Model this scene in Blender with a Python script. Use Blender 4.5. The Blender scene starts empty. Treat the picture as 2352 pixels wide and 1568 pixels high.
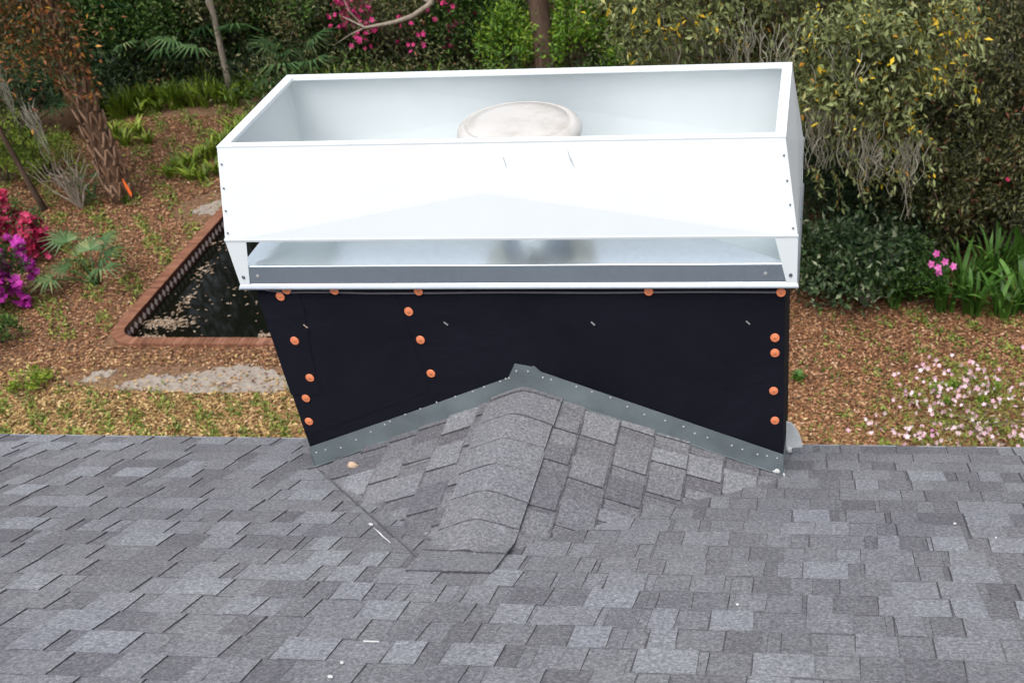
import bpy, bmesh, math, random
import numpy as np
from mathutils import Vector, Matrix
from mathutils.geometry import tessellate_polygon

scene = bpy.context.scene
COL = scene.collection
R = math.radians
rng = np.random.default_rng(7)
random.seed(7)

# ------------------------------------------------------------------ camera
CAM = np.array([1.06828, -3.67859, 9.0])
CR = np.array([0.9929005, 0.1044750, -0.0568652])
CU = np.array([-0.0336894, 0.7054908, 0.7079179])
CF = np.array([-0.1140776, 0.7009763, -0.7040018])
FPX, PPX, PPY = 2591.3835, 1544.2875, 1489.0581
cd = bpy.data.cameras.new("camera")
cd.sensor_width = 36.0
cd.lens = FPX / 2352 * 36.0
cd.shift_x = -(PPX - 1176) / 2352
cd.shift_y = (PPY - 784) / 2352
cd.dof.use_dof = True; cd.dof.focus_distance = 3.9; cd.dof.aperture_fstop = 6.5
cd.clip_start = 0.05
cd.clip_end = 4000
cam = bpy.data.objects.new("camera", cd)
COL.objects.link(cam)
m3 = Matrix(((CR[0], CU[0], -CF[0]), (CR[1], CU[1], -CF[1]), (CR[2], CU[2], -CF[2])))
cam.matrix_world = Matrix.Translation(Vector(CAM)) @ m3.to_4x4()
scene.camera = cam

def ray(x, y):
    return CR * (x - PPX) / FPX - CU * (y - PPY) / FPX + CF
def at_y(x, y, Y):
    d = ray(x, y); return CAM + d * ((Y - CAM[1]) / d[1])
def at_z(x, y, Z=0.0):
    d = ray(x, y); return CAM + d * ((Z - CAM[2]) / d[2])

# ------------------------------------------------------------------ light
SUN_EL, SUN_AZ = R(62), R(188)        # high soft sun behind the camera, clockwise from +Y
w = bpy.data.worlds.new("World"); scene.world = w; w.use_nodes = True
nt = w.node_tree
bg = nt.nodes["Background"]
sky = nt.nodes.new("ShaderNodeTexSky"); sky.sky_type = 'NISHITA'; sky.sun_disc = False
sky.sun_elevation = SUN_EL; sky.sun_rotation = SUN_AZ
sky.air_density = 1.0; sky.dust_density = 4.0; sky.ozone_density = 1.0
hs = nt.nodes.new("ShaderNodeHueSaturation"); hs.inputs['Saturation'].default_value = 0.38
nt.links.new(sky.outputs[0], hs.inputs['Color']); nt.links.new(hs.outputs[0], bg.inputs[0]); bg.inputs[1].default_value = 0.15
sl = bpy.data.lights.new("sun", 'SUN'); sl.energy = 1.0; sl.angle = R(50); sl.color = (1.0, 0.97, 0.93)
so = bpy.data.objects.new("sun", sl); COL.objects.link(so)
sd = Vector((math.sin(SUN_AZ) * math.cos(SUN_EL), math.cos(SUN_AZ) * math.cos(SUN_EL), math.sin(SUN_EL)))
so.rotation_euler = sd.to_track_quat('Z', 'Y').to_euler(); so.location = sd * 60
scene.view_settings.view_transform = 'Standard'
scene.view_settings.look = 'None'
scene.view_settings.gamma = 1.0
scene.view_settings.exposure = 0.95

# ------------------------------------------------------------------ helpers
def tag(o, label=None, cat=None, group=None, kind=None):
    if label: o['label'] = label
    if cat: o['category'] = cat
    if group: o['group'] = group
    if kind: o['kind'] = kind
    return o

def empty(name, loc, label, cat, group=None):
    o = bpy.data.objects.new(name, None); COL.objects.link(o)
    o.location = loc; o.empty_display_size = 0.2
    return tag(o, label, cat, group)

def link_mesh(name, me, mat, parent=None):
    o = bpy.data.objects.new(name, me); COL.objects.link(o)
    if mat is not None: me.materials.append(mat)
    if parent is not None:
        o.parent = parent
        top = parent
        off = Vector((0, 0, 0))
        while top is not None:
            off += top.location; top = top.parent
        o.location = -off           # meshes below are written in world coordinates
    return o

def np_mesh(name, V, F, tint=None, smooth=False):
    """V (n,3), F list of tuples or (m,k) array; tint per vertex"""
    me = bpy.data.meshes.new(name)
    V = np.asarray(V, dtype=np.float32)
    me.vertices.add(len(V)); me.vertices.foreach_set('co', V.ravel())
    if isinstance(F, np.ndarray):
        k = F.shape[1]; n = F.shape[0]
        idx = F.ravel().astype(np.int32); st = (np.arange(n) * k).astype(np.int32)
    else:
        idx = np.concatenate([np.asarray(f, dtype=np.int32) for f in F])
        ls = np.array([len(f) for f in F]); st = np.concatenate([[0], np.cumsum(ls)[:-1]]).astype(np.int32)
        n = len(F)
    me.loops.add(len(idx)); me.loops.foreach_set('vertex_index', idx)
    me.polygons.add(n); me.polygons.foreach_set('loop_start', st)
    if tint is not None:
        a = me.attributes.new('tint', 'FLOAT', 'POINT'); a.data.foreach_set('value', np.asarray(tint, dtype=np.float32))
    me.update(calc_edges=True); me.validate()
    me.polygons.foreach_set('use_smooth', np.full(len(me.polygons), bool(smooth))); me.update()
    return me

def bm_obj(name, bm, mat, parent=None, smooth=False, bevel=0.0):
    if bevel > 0:
        bmesh.ops.bevel(bm, geom=list(bm.edges), offset=bevel, segments=2, affect='EDGES', profile=0.6)
    me = bpy.data.meshes.new(name); bm.normal_update(); bm.to_mesh(me); bm.free()
    if smooth:
        me.polygons.foreach_set('use_smooth', np.ones(len(me.polygons), dtype=bool))
    return link_mesh(name, me, mat, parent)

def add_box(bm, x0, x1, y0, y1, z0, z1):
    v = [bm.verts.new(c) for c in ((x0,y0,z0),(x1,y0,z0),(x1,y1,z0),(x0,y1,z0),(x0,y0,z1),(x1,y0,z1),(x1,y1,z1),(x0,y1,z1))]
    for f in ((0,3,2,1),(4,5,6,7),(0,1,5,4),(1,2,6,5),(2,3,7,6),(3,0,4,7)): bm.faces.new([v[i] for i in f])

def add_prism(bm, pts, nvec):
    """closed slab: polygon pts extruded along nvec"""
    n = Vector(nvec)
    a = [bm.verts.new(Vector(p)) for p in pts]; b = [bm.verts.new(Vector(p) + n) for p in pts]
    bm.faces.new(a[::-1]); bm.faces.new(b)
    k = len(pts)
    for i in range(k): bm.faces.new((a[i], a[(i+1) % k], b[(i+1) % k], b[i]))

def tube_arrays(path, rad, seg=7, caps=True):
    path = np.asarray(path, float); n = len(path); rad = np.broadcast_to(rad, (n,)) if np.ndim(rad) <= 1 else rad
    t = np.gradient(path, axis=0); t /= np.linalg.norm(t, axis=1)[:, None] + 1e-9
    ref = np.where(np.abs(t[:, 2:3]) > .9, np.array([[1., 0, 0]]), np.array([[0, 0, 1.]]))
    if np.abs(t[:, 2]).mean() > .6: ref = np.tile([[1., 0, 0]], (n, 1))
    a = np.cross(t, ref); a /= np.linalg.norm(a, axis=1)[:, None] + 1e-9
    b = np.cross(t, a)
    ang = np.linspace(0, 2*np.pi, seg, endpoint=False)
    V = path[:, None] + (a[:, None]*np.cos(ang)[None, :, None] + b[:, None]*np.sin(ang)[None, :, None])*rad[:, None, None]
    V = V.reshape(-1, 3)
    F = []
    for i in range(n-1):
        for j in range(seg):
            F.append((i*seg+j, i*seg+(j+1) % seg, (i+1)*seg+(j+1) % seg, (i+1)*seg+j))
    if caps:
        F.append(tuple(range(seg))[::-1]); F.append(tuple((n-1)*seg+j for j in range(seg)))
    return V, F

class Bag:
    """collects pieces into ONE mesh"""
    def __init__(s): s.V = []; s.F = []; s.T = []; s.n = 0
    def add(s, V, F, tint=0.5):
        V = np.asarray(V, float); s.V.append(V)
        s.F += [tuple(i + s.n for i in f) for f in F]
        s.T.append(np.full(len(V), tint) if np.isscalar(tint) else np.asarray(tint)); s.n += len(V)
    def build(s, name, mat, parent=None, smooth=False):
        return link_mesh(name, np_mesh(name, np.concatenate(s.V), s.F, np.concatenate(s.T), smooth), mat, parent)

# ------------------------------------------------------------------ materials
def mat_base(name, rough=0.6, metal=0.0, spec=0.5):
    m = bpy.data.materials.new(name); m.use_nodes = True
    b = m.node_tree.nodes["Principled BSDF"]
    b.inputs['Roughness'].default_value = rough; b.inputs['Metallic'].default_value = metal
    b.inputs['Specular IOR Level'].default_value = spec
    return m, m.node_tree, b

def ramp(nt, stops, interp='LINEAR'):
    r = nt.nodes.new('ShaderNodeValToRGB'); r.color_ramp.interpolation = interp
    e = r.color_ramp.elements
    while len(e) < len(stops): e.new(0.5)
    for i, (p, c) in enumerate(stops):
        e[i].position = p; e[i].color = (c[0], c[1], c[2], 1)
    return r

def tex_noise(nt, scale, detail=4, rough=0.6, vec=None, dist=0.0):
    n = nt.nodes.new('ShaderNodeTexNoise'); n.inputs['Scale'].default_value = scale
    n.inputs['Detail'].default_value = detail; n.inputs['Roughness'].default_value = rough
    n.inputs['Distortion'].default_value = dist
    if vec is None:
        tc = nt.nodes.new('ShaderNodeTexCoord'); vec = tc.outputs['Object']
    nt.links.new(vec, n.inputs['Vector'])
    return n

def mixc(nt, fac, a, b, mode='MIX'):
    m = nt.nodes.new('ShaderNodeMix'); m.data_type = 'RGBA'; m.blend_type = mode
    for s, v in ((m.inputs[0], fac), (m.inputs[6], a), (m.inputs[7], b)):
        if hasattr(v, 'links') or hasattr(v, 'is_linked'): nt.links.new(v, s)
        elif isinstance(v, (int, float)): s.default_value = v
        else: s.default_value = (v[0], v[1], v[2], 1)
    return m.outputs[2]

def bump(nt, b, h, strength=0.3, dist=0.01):
    n = nt.nodes.new('ShaderNodeBump'); n.inputs['Strength'].default_value = strength; n.inputs['Distance'].default_value = dist
    nt.links.new(h, n.inputs['Height']); nt.links.new(n.outputs[0], b.inputs['Normal'])

def mat_leaf(name, stops, rough=0.5, trans=0.25, interp='LINEAR', spec=0.35):
    m, nt, b = mat_base(name, rough, 0, spec)
    at = nt.nodes.new('ShaderNodeAttribute'); at.attribute_name = 'tint'
    r = ramp(nt, stops, interp); nt.links.new(at.outputs['Fac'], r.inputs[0])
    nt.links.new(r.outputs[0], b.inputs['Base Color'])
    if trans > 0:
        tr = nt.nodes.new('ShaderNodeBsdfTranslucent'); nt.links.new(r.outputs[0], tr.inputs[0])
        mx = nt.nodes.new('ShaderNodeMixShader'); mx.inputs[0].default_value = trans
        out = nt.nodes['Material Output']
        nt.links.new(b.outputs[0], mx.inputs[1]); nt.links.new(tr.outputs[0], mx.inputs[2]); nt.links.new(mx.outputs[0], out.inputs[0])
    return m

def mat_plain(name, col, rough=0.6, metal=0.0, var=0.12, scale=12, bstr=0.0, spec=0.5):
    m, nt, b = mat_base(name, rough, metal, spec)
    n = tex_noise(nt, scale, 5, 0.65)
    lo = tuple(c*(1-var) for c in col); hi = tuple(min(1, c*(1+var)) for c in col)
    r = ramp(nt, [(0.3, lo), (0.7, hi)]); nt.links.new(n.outputs['Fac'], r.inputs[0])
    nt.links.new(r.outputs[0], b.inputs['Base Color'])
    if bstr: bump(nt, b, n.outputs['Fac'], bstr, 0.01)
    return m

# --- roof shingle: each tab has its own blend of granules ('tint'), granule speckle everywhere
def mat_shingle(name, dark, mid, light):
    m, nt, b = mat_base(name, 0.92, 0, 0.25)
    at = nt.nodes.new('ShaderNodeAttribute'); at.attribute_name = 'tint'
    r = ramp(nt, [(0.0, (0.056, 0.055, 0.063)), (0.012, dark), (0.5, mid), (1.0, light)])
    tc = nt.nodes.new('ShaderNodeTexCoord')
    n1 = tex_noise(nt, 95, 4, 0.85, tc.outputs['Object'])
    n2 = tex_noise(nt, 1.3, 4, 0.6, tc.outputs['Object'])
    nt.links.new(at.outputs['Fac'], r.inputs[0])
    g = ramp(nt, [(0.32, (0.45, 0.45, 0.46)), (0.50, (0.98, 0.98, 0.98)), (0.62, (1.55, 1.53, 1.48)), (0.72, (2.3, 2.25, 2.15))]); nt.links.new(n1.outputs['Fac'], g.inputs[0])
    c = mixc(nt, 1.0, r.outputs[0], g.outputs[0], 'MULTIPLY')
    h = ramp(nt, [(0.3, (0.93, 0.93, 0.95)), (0.7, (1.08, 1.07, 1.03))]); nt.links.new(n2.outputs['Fac'], h.inputs[0])
    c = mixc(nt, 1.0, c, h.outputs[0], 'MULTIPLY')
    nt.links.new(c, b.inputs['Base Color'])
    bump(nt, b, n1.outputs['Fac'], 0.55, 0.004)
    return m
M = {}
M['shingle'] = mat_shingle('shingle', (0.102, 0.101, 0.114), (0.145, 0.147, 0.162), (0.192, 0.202, 0.224))
M['edge_metal'] = mat_plain('edge_metal', (0.28, 0.30, 0.33), 0.5, 0.4)
M['siding'] = mat_plain('siding', (0.55, 0.52, 0.46), 0.7)
M['soffit'] = mat_plain('soffit', (0.7, 0.69, 0.66), 0.7)
M['white'] = mat_plain('white_sheet', (0.575, 0.615, 0.628), 0.42, 0.0, 0.02, 2.5)
# galvanised sheets: spangle
def mat_galv(name, col, rough, metal=0.85, stain=None, var=0.26, rv=0.25, bmp=0.05):
    m, nt, b = mat_base(name, rough, metal)
    tc = nt.nodes.new('ShaderNodeTexCoord')
    vo = nt.nodes.new('ShaderNodeTexVoronoi'); vo.inputs['Scale'].default_value = 55
    nt.links.new(tc.outputs['Object'], vo.inputs['Vector'])
    n = tex_noise(nt, 5, 4, 0.55, tc.outputs['Object'], 0.3)
    r = ramp(nt, [(0.25, tuple(c*(1-var) for c in col)), (0.5, col), (0.75, tuple(min(1, c*(1+var*0.7)) for c in col))])
    nt.links.new(n.outputs['Fac'], r.inputs[0])
    sp = ramp(nt, [(0, (0.97, 0.97, 0.97)), (1, (1.03, 1.03, 1.03))]); nt.links.new(vo.outputs['Color'], sp.inputs[0])
    c = mixc(nt, 1.0, r.outputs[0], sp.outputs[0], 'MULTIPLY')
    if stain:
        n3 = tex_noise(nt, 9, 5, 0.7, tc.outputs['Object'])
        s = ramp(nt, [(0.68, (0, 0, 0)), (0.78, (1, 1, 1))]); nt.links.new(n3.outputs['Fac'], s.inputs[0])
        c = mixc(nt, s.outputs[0], c, stain)
    nt.links.new(c, b.inputs['Base Color'])
    rr = ramp(nt, [(0.3, (rough*(1-rv),)*3), (0.7, (min(1, rough*(1+rv)),)*3)]); nt.links.new(n.outputs['Fac'], rr.inputs[0])
    nt.links.new(rr.outputs[0], b.inputs['Roughness'])
    if bmp: bump(nt, b, n.outputs['Fac'], bmp, 0.01)
    return m
M['pan'] = mat_galv('galvanised_pan', (0.86, 0.92, 0.93), 0.19, 0.90, None, 0.05, 0.08, 0.0)
M['rim_shade'] = mat_galv('rim_shade', (0.40, 0.47, 0.53), 0.30, 0.85, None, 0.03, 0.05, 0.0)  # darker copy of the pan metal: shade and roof reflection put into the colour
M['flue_steel'] = mat_galv('flue_steel', (0.30, 0.33, 0.36), 0.3, 0.85)
M['kickout'] = mat_plain('kickout_sheet', (0.66, 0.70, 0.72), 0.4, 0.2)
M['flash'] = mat_galv('galvanised_flashing', (0.172, 0.208, 0.222), 0.45, 0.40, (0.22, 0.215, 0.19))
M['drip'] = mat_galv('galvanised_drip', (0.40, 0.44, 0.48), 0.32, 0.6, None, 0.08)
M['screw'] = mat_plain('screw_steel', (0.30, 0.30, 0.33), 0.35, 0.9)
M['nail_steel'] = mat_plain('nail_steel', (0.42, 0.43, 0.43), 0.4, 0.5)
# black roofing felt
m, nt, b = mat_base('black_felt', 0.85, 0, 0.14)
tc = nt.nodes.new('ShaderNodeTexCoord')
n1 = tex_noise(nt, 260, 2, 0.6, tc.outputs['Object']); n2 = tex_noise(nt, 2.2, 4, 0.6, tc.outputs['Object'], 0.4)
r = ramp(nt, [(0.3, (0.0030, 0.0034, 0.0074)), (0.7, (0.0062, 0.0067, 0.0128))]); nt.links.new(n2.outputs['Fac'], r.inputs[0])
c = mixc(nt, 0.35, r.outputs[0], n1.outputs['Fac'], 'OVERLAY'); nt.links.new(c, b.inputs['Base Color'])
ad = nt.nodes.new('ShaderNodeMath'); ad.operation = 'MULTIPLY_ADD'; ad.inputs[1].default_value = 0.06
nt.links.new(n1.outputs['Fac'], ad.inputs[0]); nt.links.new(n2.outputs['Fac'], ad.inputs[2])
bump(nt, b, ad.outputs[0], 0.6, 0.035)
M['felt'] = m
M['felt_edge'] = mat_plain('felt_edge', (0.11, 0.105, 0.12), 0.7)
M['orange'] = mat_plain('orange_plastic', (0.64, 0.195, 0.085), 0.42, 0, 0.12, 40)
M['copper_nail'] = mat_plain('nail_centre', (0.50, 0.22, 0.10), 0.4, 0.4)
# lid: weathered off white metal with tan stains
m, nt, b = mat_base('lid', 0.33, 0.15)
n = tex_noise(nt, 6, 6, 0.7); n2 = tex_noise(nt, 2.2, 3, 0.6)
r = ramp(nt, [(0.3, (0.40, 0.365, 0.325)), (0.5, (0.50, 0.48, 0.45)), (0.8, (0.56, 0.545, 0.525))]); nt.links.new(n.outputs['Fac'], r.inputs[0])
s = ramp(nt, [(0.62, (0, 0, 0)), (0.80, (0.7, 0.7, 0.7))]); nt.links.new(n2.outputs['Fac'], s.inputs[0])
nt.links.new(mixc(nt, s.outputs[0], r.outputs[0], (0.42, 0.27, 0.17)), b.inputs['Base Color'])
M['lid'] = m
M['scrap'] = mat_plain('white_scrap', (0.55, 0.55, 0.55), 0.6)
M['tan'] = mat_plain('tan_chip', (0.40, 0.29, 0.20), 0.7, 0, 0.35, 60, 0.4)
M['sealant'] = mat_plain('sealant', (0.48, 0.49, 0.49), 0.5)

# ground of leaf mould
m, nt, b = mat_base('leaf_mould', 0.95, 0, 0.2)
tc = nt.nodes.new('ShaderNodeTexCoord'); P = tc.outputs['Object']
n1 = tex_noise(nt, 0.45, 5, 0.65, P); n2 = tex_noise(nt, 14, 5, 0.75, P); n3 = tex_noise(nt, 2.5, 4, 0.7, P)
litter = ramp(nt, [(0.25, (0.055, 0.030, 0.018)), (0.45, (0.135, 0.075, 0.042)), (0.62, (0.24, 0.14, 0.082)), (0.78, (0.34, 0.22, 0.135))])
nt.links.new(n2.outputs['Fac'], litter.inputs[0])
straw = ramp(nt, [(0.25, (0.10, 0.075, 0.03)), (0.5, (0.26, 0.19, 0.085)), (0.75, (0.40, 0.31, 0.15))]); nt.links.new(n2.outputs['Fac'], straw.inputs[0])
sx = nt.nodes.new('ShaderNodeSeparateXYZ'); nt.links.new(P, sx.inputs[0])
ma = nt.nodes.new('ShaderNodeMath'); ma.operation = 'MULTIPLY_ADD'; ma.inputs[1].default_value = 3.0
nt.links.new(n1.outputs['Fac'], ma.inputs[0]); nt.links.new(sx.outputs['Y'], ma.inputs[2])
mr = nt.nodes.new('ShaderNodeMapRange'); mr.inputs[1].default_value = 11.0; mr.inputs[2].default_value = 12.6; mr.inputs[3].default_value = 1; mr.inputs[4].default_value = 0
nt.links.new(ma.outputs[0], mr.inputs[0])
c = mixc(nt, mr.outputs[0], litter.outputs[0], straw.outputs[0])
nt.links.new(c, b.inputs['Base Color']); bump(nt, b, n2.outputs['Fac'], 0.8, 0.05)
M['ground'] = m
m, nt, b = mat_base('bare_sand', 0.95, 0, 0.2)
n = tex_noise(nt, 9, 6, 0.75); r = ramp(nt, [(0.3, (0.15, 0.115, 0.085)), (0.5, (0.25, 0.215, 0.18)), (0.7, (0.33, 0.295, 0.25))])
nt.links.new(n.outputs['Fac'], r.inputs[0]); nt.links.new(r.outputs[0], b.inputs['Base Color']); bump(nt, b, n.outputs['Fac'], 0.6, 0.03)
M['sand'] = m
# pool
m, nt, b = mat_base('coping_brick', 0.85, 0, 0.3)
tc = nt.nodes.new('ShaderNodeTexCoord'); at = nt.nodes.new('ShaderNodeAttribute'); at.attribute_name = 'tint'
n = tex_noise(nt, 7, 5, 0.7, tc.outputs['Object'])
r = ramp(nt, [(0, (0.115, 0.046, 0.026)), (0.5, (0.18, 0.076, 0.042)), (1, (0.24, 0.112, 0.068))]); nt.links.new(at.outputs['Fac'], r.inputs[0])
d = ramp(nt, [(0.3, (0.7, 0.7, 0.7)), (0.7, (1.2, 1.2, 1.2))]); nt.links.new(n.outputs['Fac'], d.inputs[0])
nt.links.new(mixc(nt, 1.0, r.outputs[0], d.outputs[0], 'MULTIPLY'), b.inputs['Base Color'])
M['brick'] = m
M['mortar'] = mat_plain('mortar', (0.17, 0.09, 0.06), 0.9)
M['tile_dark'] = mat_leaf('tile_band', [(0, (0.05, 0.018, 0.014)), (0.5, (0.05, 0.018, 0.014)), (0.51, (0.42, 0.36, 0.33)), (1, (0.5, 0.45, 0.42))], 0.35, 0, 'CONSTANT')
M['plaster'] = mat_plain('pool_plaster', (0.05, 0.055, 0.045), 0.8)
m, nt, b = mat_base('pool_water', 0.04, 0, 0.28)
b.inputs['Base Color'].default_value = (0.004, 0.0045, 0.003, 1); b.inputs['IOR'].default_value = 1.25
n = tex_noise(nt, 3.5, 3, 0.5); bump(nt, b, n.outputs['Fac'], 0.03, 0.02)
M['water'] = m
# bark
def mat_bark(name, lo, hi, scale=8, stretch=0.25):
    m, nt, b = mat_base(name, 0.92, 0, 0.2)
    tc = nt.nodes.new('ShaderNodeTexCoord'); mp = nt.nodes.new('ShaderNodeMapping'); mp.inputs['Scale'].default_value = (1, 1, stretch)
    nt.links.new(tc.outputs['Object'], mp.inputs[0])
    n = tex_noise(nt, scale, 6, 0.75, mp.outputs[0]); r = ramp(nt, [(0.3, lo), (0.7, hi)])
    nt.links.new(n.outputs['Fac'], r.inputs[0]); nt.links.new(r.outputs[0], b.inputs['Base Color']); bump(nt, b, n.outputs['Fac'], 0.9, 0.04)
    return m
M['bark'] = mat_bark('brown_bark', (0.035, 0.022, 0.015), (0.13, 0.085, 0.06))
M['bark_pale'] = mat_bark('pale_bark', (0.13, 0.11, 0.085), (0.34, 0.29, 0.23))
M['twig'] = mat_bark('twig', (0.05, 0.04, 0.03), (0.16, 0.125, 0.09), 20)
M['boot'] = mat_leaf('palm_boot', [(0, (0.05, 0.028, 0.017)), (0.5, (0.175, 0.098, 0.058)), (1, (0.30, 0.19, 0.125))], 0.9, 0)
# foliage colours (one ramp per kind of plant)
G1 = dict(
 dark=[(0, (0.004, 0.012, 0.004)), (0.5, (0.015, 0.038, 0.010)), (0.85, (0.042, 0.085, 0.022)), (1, (0.11, 0.16, 0.055))],
 mid=[(0, (0.010, 0.028, 0.004)), (0.5, (0.038, 0.092, 0.013)), (0.85, (0.090, 0.170, 0.028)), (1, (0.19, 0.26, 0.06))],
 lime=[(0, (0.03, 0.08, 0.006)), (0.5, (0.10, 0.21, 0.015)), (0.85, (0.19, 0.30, 0.025)), (1, (0.32, 0.38, 0.04))],
 olive=[(0, (0.013, 0.018, 0.006)), (0.4, (0.050, 0.062, 0.018)), (0.75, (0.125, 0.135, 0.046)), (0.93, (0.23, 0.22, 0.11)), (1, (0.19, 0.08, 0.03))],
 brown=[(0, (0.007, 0.009, 0.003)), (0.3, (0.028, 0.033, 0.010)), (0.65, (0.080, 0.084, 0.026)), (0.90, (0.19, 0.185, 0.08)), (0.975, (0.16, 0.13, 0.06)), (1, (0.20, 0.06, 0.035))],
 autumn=[(0, (0.018, 0.030, 0.008)), (0.4, (0.060, 0.070, 0.018)), (0.6, (0.14, 0.065, 0.022)), (0.85, (0.30, 0.095, 0.028)), (1, (0.55, 0.30, 0.03))],
 oak=[(0, (0.028, 0.034, 0.010)), (0.35, (0.090, 0.110, 0.034)), (0.7, (0.20, 0.235, 0.085)), (0.88, (0.34, 0.37, 0.18)), (0.90, (0.48, 0.34, 0.02)), (0.98, (0.62, 0.44, 0.02)), (1, (0.48, 0.20, 0.03))],
 fern=[(0, (0.045, 0.085, 0.008)), (0.5, (0.15, 0.225, 0.018)), (1, (0.32, 0.39, 0.05))],
 strap=[(0, (0.018, 0.05, 0.006)), (0.5, (0.060, 0.150, 0.020)), (1, (0.15, 0.29, 0.05))],
 palm=[(0, (0.010, 0.035, 0.009)), (0.5, (0.034, 0.085, 0.024)), (0.85, (0.085, 0.16, 0.055)), (1, (0.20, 0.24, 0.10))],
 glossy=[(0, (0.006, 0.018, 0.005)), (0.4, (0.030, 0.068, 0.018)), (0.75, (0.085, 0.14, 0.05)), (1, (0.34, 0.38, 0.24))],  # palest stop paints the leaf highlights into the colour
 litter=[(0, (0.048, 0.019, 0.009)), (0.3, (0.150, 0.064, 0.028)), (0.6, (0.275, 0.130, 0.060)), (0.85, (0.42, 0.235, 0.125)), (1, (0.55, 0.40, 0.27))],
 weed=[(0, (0.06, 0.09, 0.012)), (0.5, (0.155, 0.20, 0.030)), (1, (0.30, 0.33, 0.07))],
 straw=[(0, (0.12, 0.065, 0.022)), (0.35, (0.27, 0.165, 0.062)), (0.7, (0.42, 0.29, 0.12)), (1, (0.55, 0.43, 0.22))],
 magenta=[(0, (0.22, 0.008, 0.055)), (0.5, (0.42, 0.018, 0.12)), (1, (0.58, 0.05, 0.22))],
 crimson=[(0, (0.24, 0.010, 0.035)), (0.5, (0.40, 0.020, 0.075)), (1, (0.55, 0.05, 0.15))],
 purple=[(0, (0.26, 0.010, 0.17)), (0.5, (0.44, 0.022, 0.32)), (1, (0.60, 0.075, 0.46))],
 pink=[(0, (0.50, 0.27, 0.35)), (0.5, (0.68, 0.47, 0.53)), (0.9, (0.76, 0.64, 0.66)), (0.985, (0.75, 0.63, 0.66)), (1, (0.60, 0.06, 0.46))],
 hotpink=[(0, (0.50, 0.05, 0.28)), (1, (0.72, 0.20, 0.50))],
 moss=[(0, (0.20, 0.19, 0.145)), (0.5, (0.36, 0.345, 0.28)), (1, (0.55, 0.53, 0.44))],
 float=[(0, (0.11, 0.075, 0.048)), (0.5, (0.22, 0.155, 0.105)), (1, (0.36, 0.29, 0.22))],
)
for k, v in G1.items():
    M[k] = mat_leaf('leaf_' + k, v, 0.5 if k not in ('litter', 'straw', 'moss', 'float') else 0.85,
                    0.22 if k not in ('litter', 'straw', 'float') else 0.0, spec=0.35 if k != 'glossy' else 0.45)

# ================================================================== house
Z0 = 7.11771                        # bottom of the metal chase cover
PIT = R(21.4287); TP = math.tan(PIT)
EY, EZ = 0.4868, Z0 - 1.0154        # eave line
RY = -6.6                           # ridge
def roof_z(y): return EZ + (EY - y) * TP
def at_roof(x, y):
    d = ray(x, y); k = (EZ + (EY - CAM[1]) * TP - CAM[2]) / (d[2] + d[1] * TP); return CAM + d * k

def clip_poly(poly, clip):
    """Sutherland-Hodgman, clip convex ccw"""
    out = poly
    for i in range(len(clip)):
        a = clip[i]; b_ = clip[(i+1) % len(clip)]
        ex, ey = b_[0]-a[0], b_[1]-a[1]
        inp = out; out = []
        if not inp: return []
        def s(p): return ex*(p[1]-a[1]) - ey*(p[0]-a[0])
        for j in range(len(inp)):
            p, q = inp[j], inp[(j+1) % len(inp)]
            sp, sq = s(p), s(q)
            if sp >= 0: out.append(p)
            if (sp >= 0) != (sq >= 0):
                t = sp/(sp-sq); out.append((p[0]+t*(q[0]-p[0]), p[1]+t*(q[1]-p[1])))
    return out

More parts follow.
